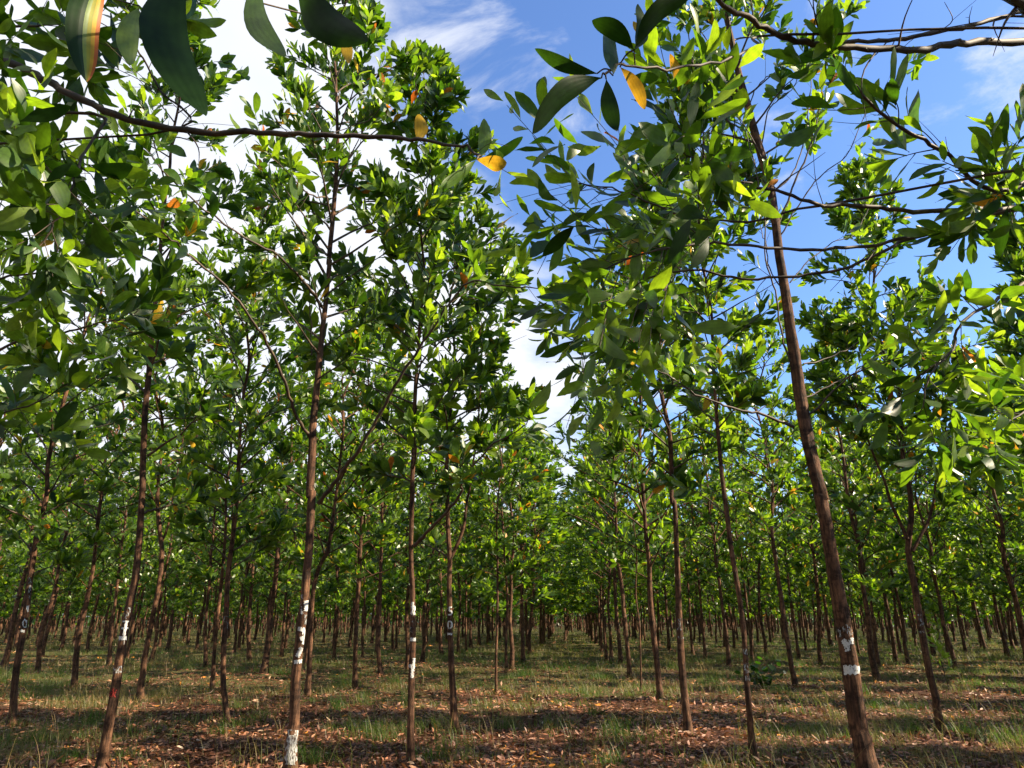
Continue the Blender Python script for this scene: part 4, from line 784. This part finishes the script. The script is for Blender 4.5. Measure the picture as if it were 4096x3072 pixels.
# ------------------------------------------------------------------ leaf litter and grass
def scatter_region(n, y0, y1, rs, pw=1.0):
    y = y0+(y1-y0)*rs.uniform(0, 1, n)**pw; x = rs.uniform(-1, 1, n)*(y*.80+1.5); return x, y
def litter():
    g = Geo(); rs = np.random.RandomState(21)
    for n, y0, y1, lod, sz in ((70000, 5.5, 13, 1, .66), (56000, 13, 28, 0, .9), (18000, 28, 60, 0, 1.5)):
        x, y = scatter_region(n, y0, y1, rs, 1.0)
        grass = vnoise(x*.55+7, y*.55+7, 9)*.6+vnoise(x*1.9, y*1.9, 4)*.4+np.clip((y-10)/60, 0, .25)
        k = rs.uniform(size=n) < np.clip(1.6-1.5*grass, .2, 1); x, y = x[k], y[k]; m = len(x)
        o = np.stack([x, y, gz(x, y)+rs.uniform(.003, .035, m)], 1); d = rs.normal(size=(m, 3)); d[:, 2] *= .22; d[:, 2] += .05
        nr = nrm(np.array([0, 0, 1.])+rs.normal(0, .42, (m, 3))); L = rs.uniform(.07, .15, m)*sz; ti = np.clip(rs.beta(1.25, 2.1, m), 0, .95); ti = np.where(rs.uniform(size=m) < .03, 1., ti)
        ti = np.clip(ti+(vnoise(x*.9+3, y*.9, 17)-.5)*.5, 0, 1); leaves(g, o, d, nr, L, L*rs.uniform(.25, .42, m), ti, lod, rs)
    for t in TREES:                 # litter drifted round the feet of the stems
        if t['d'] > 22: continue
        m = 130; a = rs.uniform(0, 6.28, m); q = np.abs(rs.normal(0, .22, m))+t['rads'][0]*1.3; x = t['loc'][0]+np.cos(a)*q; y = t['loc'][1]+np.sin(a)*q
        o = np.stack([x, y, gz(x, y)+.012+.07*np.exp(-q*5)*rs.uniform(0, 1, m)], 1); L = rs.uniform(.05, .12, m); d = rs.normal(size=(m, 3)); d[:, 2] *= .35
        leaves(g, o, d, nrm(np.array([0, 0, 1.])+rs.normal(0, .6, (m, 3))), L, L*.35, np.clip(rs.beta(1.2, 2., m), 0, .95), 1, rs)
    tag(obj('fallen_leaves', g.mesh('fallen_leaves', M_LITTER)), 'dry brown and orange leaves littering the plantation floor', 'leaf litter', None, 'stuff')
litter()
def grass():
    g = Geo(); rs = np.random.RandomState(31)
    def blades(cx, cy, per, h0, h1, wd, spread, tint0, lean=.5, seg=3):
        n = len(cx)*per; x = np.repeat(cx, per)+rs.normal(0, 1, n)*np.repeat(spread, per); y = np.repeat(cy, per)+rs.normal(0, 1, n)*np.repeat(spread, per)
        h = rs.uniform(h0, h1, n)*np.repeat(rs.uniform(.6, 1.15, len(cx)), per); az = rs.uniform(0, 6.28, n); ln = rs.uniform(.1, lean, n)*h*1.4
        o = np.stack([x, y, gz(x, y)-.01], 1); dx = np.stack([np.cos(az), np.sin(az)], 1); sx = np.stack([-np.sin(az), np.cos(az)], 1)
        rows = []
        for i in range(seg+1):
            t = i/seg; c = o.copy(); c[:, :2] += dx*(ln*t*t)[:, None]; c[:, 2] += h*t*(1-.25*t*(ln/h)); w_ = wd*(1-t)**.7*.5+.0004
            a = c.copy(); a[:, :2] += sx*w_; b = c.copy(); b[:, :2] -= sx*w_; rows.append(np.stack([a, b], 1))
        v = np.stack(rows, 1).reshape(-1, 3); base = (np.arange(n)*2*(seg+1))[:, None]; i = np.arange(seg)[None]*2
        f = np.stack([base+i, base+i+1, base+i+3, base+i+2], -1).reshape(-1, 4)
        ti = np.clip(np.repeat(tint0, per)+rs.normal(0, .16, n), 0, 1); g.add(v, f, np.repeat(ti, seg))
    def field(n, y0, y1, per, h0, h1, wd, sp, thr, seg=2):
        x, y = scatter_region(n, y0, y1, rs); q = vnoise(x*.55+7, y*.55+7, 9)*.6+vnoise(x*1.9, y*1.9, 4)*.4
        k = rs.uniform(size=n) < np.clip((q-thr)*5, .05, 1); x, y, q = x[k], y[k], q[k]
        dry = np.clip(vnoise(x*.35+3, y*.35, 12)*.9+.12, 0, 1)*.8
        blades(x, y, per, h0, h1, wd, np.full(len(x), sp), dry, .6, seg)
    field(3200, 5.5, 13, 20, .05, .20, .0045, .07, .52, 3)
    field(6500, 13, 24, 22, .07, .24, .007, .09, .54)
    x, y = scatter_region(260, 6.3, 34, rs); blades(x, y, 110, .10, .30, .006, rs.uniform(.07, .2, len(x)), rs.uniform(0, .45, len(x)), .7, 3)
    field(6000, 24, 45, 14, .10, .28, .013, .13, .36)
    field(5500, 45, 90, 8, .12, .30, .03, .25, .2, 1)
    # single bright tussocks and tall stalks
    for (sx, sy, r_, h, per, ti) in [(R(2, 1040, 1140)[0], R(2, 1040, 1140)[1], .32, .34, 260, .12), (R(2, 950, 1150)[0], R(2, 950, 1150)[1], .2, .25, 110, .15), (R(3, 1025, 1230)[0], R(3, 1025, 1230)[1], .14, .45, 120, .1), (R(1, 1090, 1100)[0], R(1, 1090, 1100)[1], .25, .3, 150, .3),
        (R(1, 370, 1620)[0], R(1, 370, 1620)[1], .22, .3, 200, .2), (R(2, 220, 1500)[0], R(2, 220, 1500)[1], .14, .45, 60, .3), (R(1, 760, 1480)[0], R(1, 760, 1480)[1], .1, .42, 34, .15), (R(1, 1250, 1480)[0], R(1, 1250, 1480)[1], .14, .22, 90, .12),
        (R(3, 1830, 1520)[0], R(3, 1830, 1520)[1], .3, .34, 260, .3), (R(3, 740, 1440)[0], R(3, 740, 1440)[1], .2, .26, 130, .2), (R(2, 1330, 1080)[0], R(2, 1330, 1080)[1], .3, .28, 200, .2), (R(2, 1480, 1150)[0], R(2, 1480, 1150)[1], .3, .26, 200, .2), (R(2, 1340, 960)[0], R(2, 1340, 960)[1], .4, .25, 200, .2),
        (R(3, 1920, 1400)[0], R(3, 1920, 1400)[1], .2, .3, 120, .4), (R(1, 1790, 1640)[0], R(1, 1790, 1640)[1], .09, .55, 50, .15), (R(2, 1150, 1240)[0], R(2, 1150, 1240)[1], .3, .26, 150, .6), (R(2, 970, 1230)[0], R(2, 970, 1230)[1], .15, .3, 100, .6)]:
        p = ground(sx, sy); blades(np.array([p[0]]), np.array([p[1]]), per, h*.4, h, .006, np.array([r_*.5]), np.array([ti]), .7, 3)
    near = [t for t in TREES if t['d'] < 20]
    blades(np.array([t['loc'][0] for t in near]), np.array([t['loc'][1] for t in near]), 28, .06, .2, .006, np.full(len(near), .13), rs.uniform(.05, .6, len(near)), .7, 3)
    x, y = scatter_region(650, 6.5, 13, rs); blades(x, y, 3, .25, .6, .005, np.full(len(x), .03), rs.uniform(.2, .9, len(x)), .8, 4)
    x, y = scatter_region(700, 13, 26, rs); blades(x, y, 3, .25, .55, .006, np.full(len(x), .03), rs.uniform(.3, .95, len(x)), .7, 3)
    tag(obj('grass', g.mesh('grass', M_GRASS)), 'patchy green and straw-coloured grass growing through the leaf litter', 'grass', None, 'stuff')
grass()
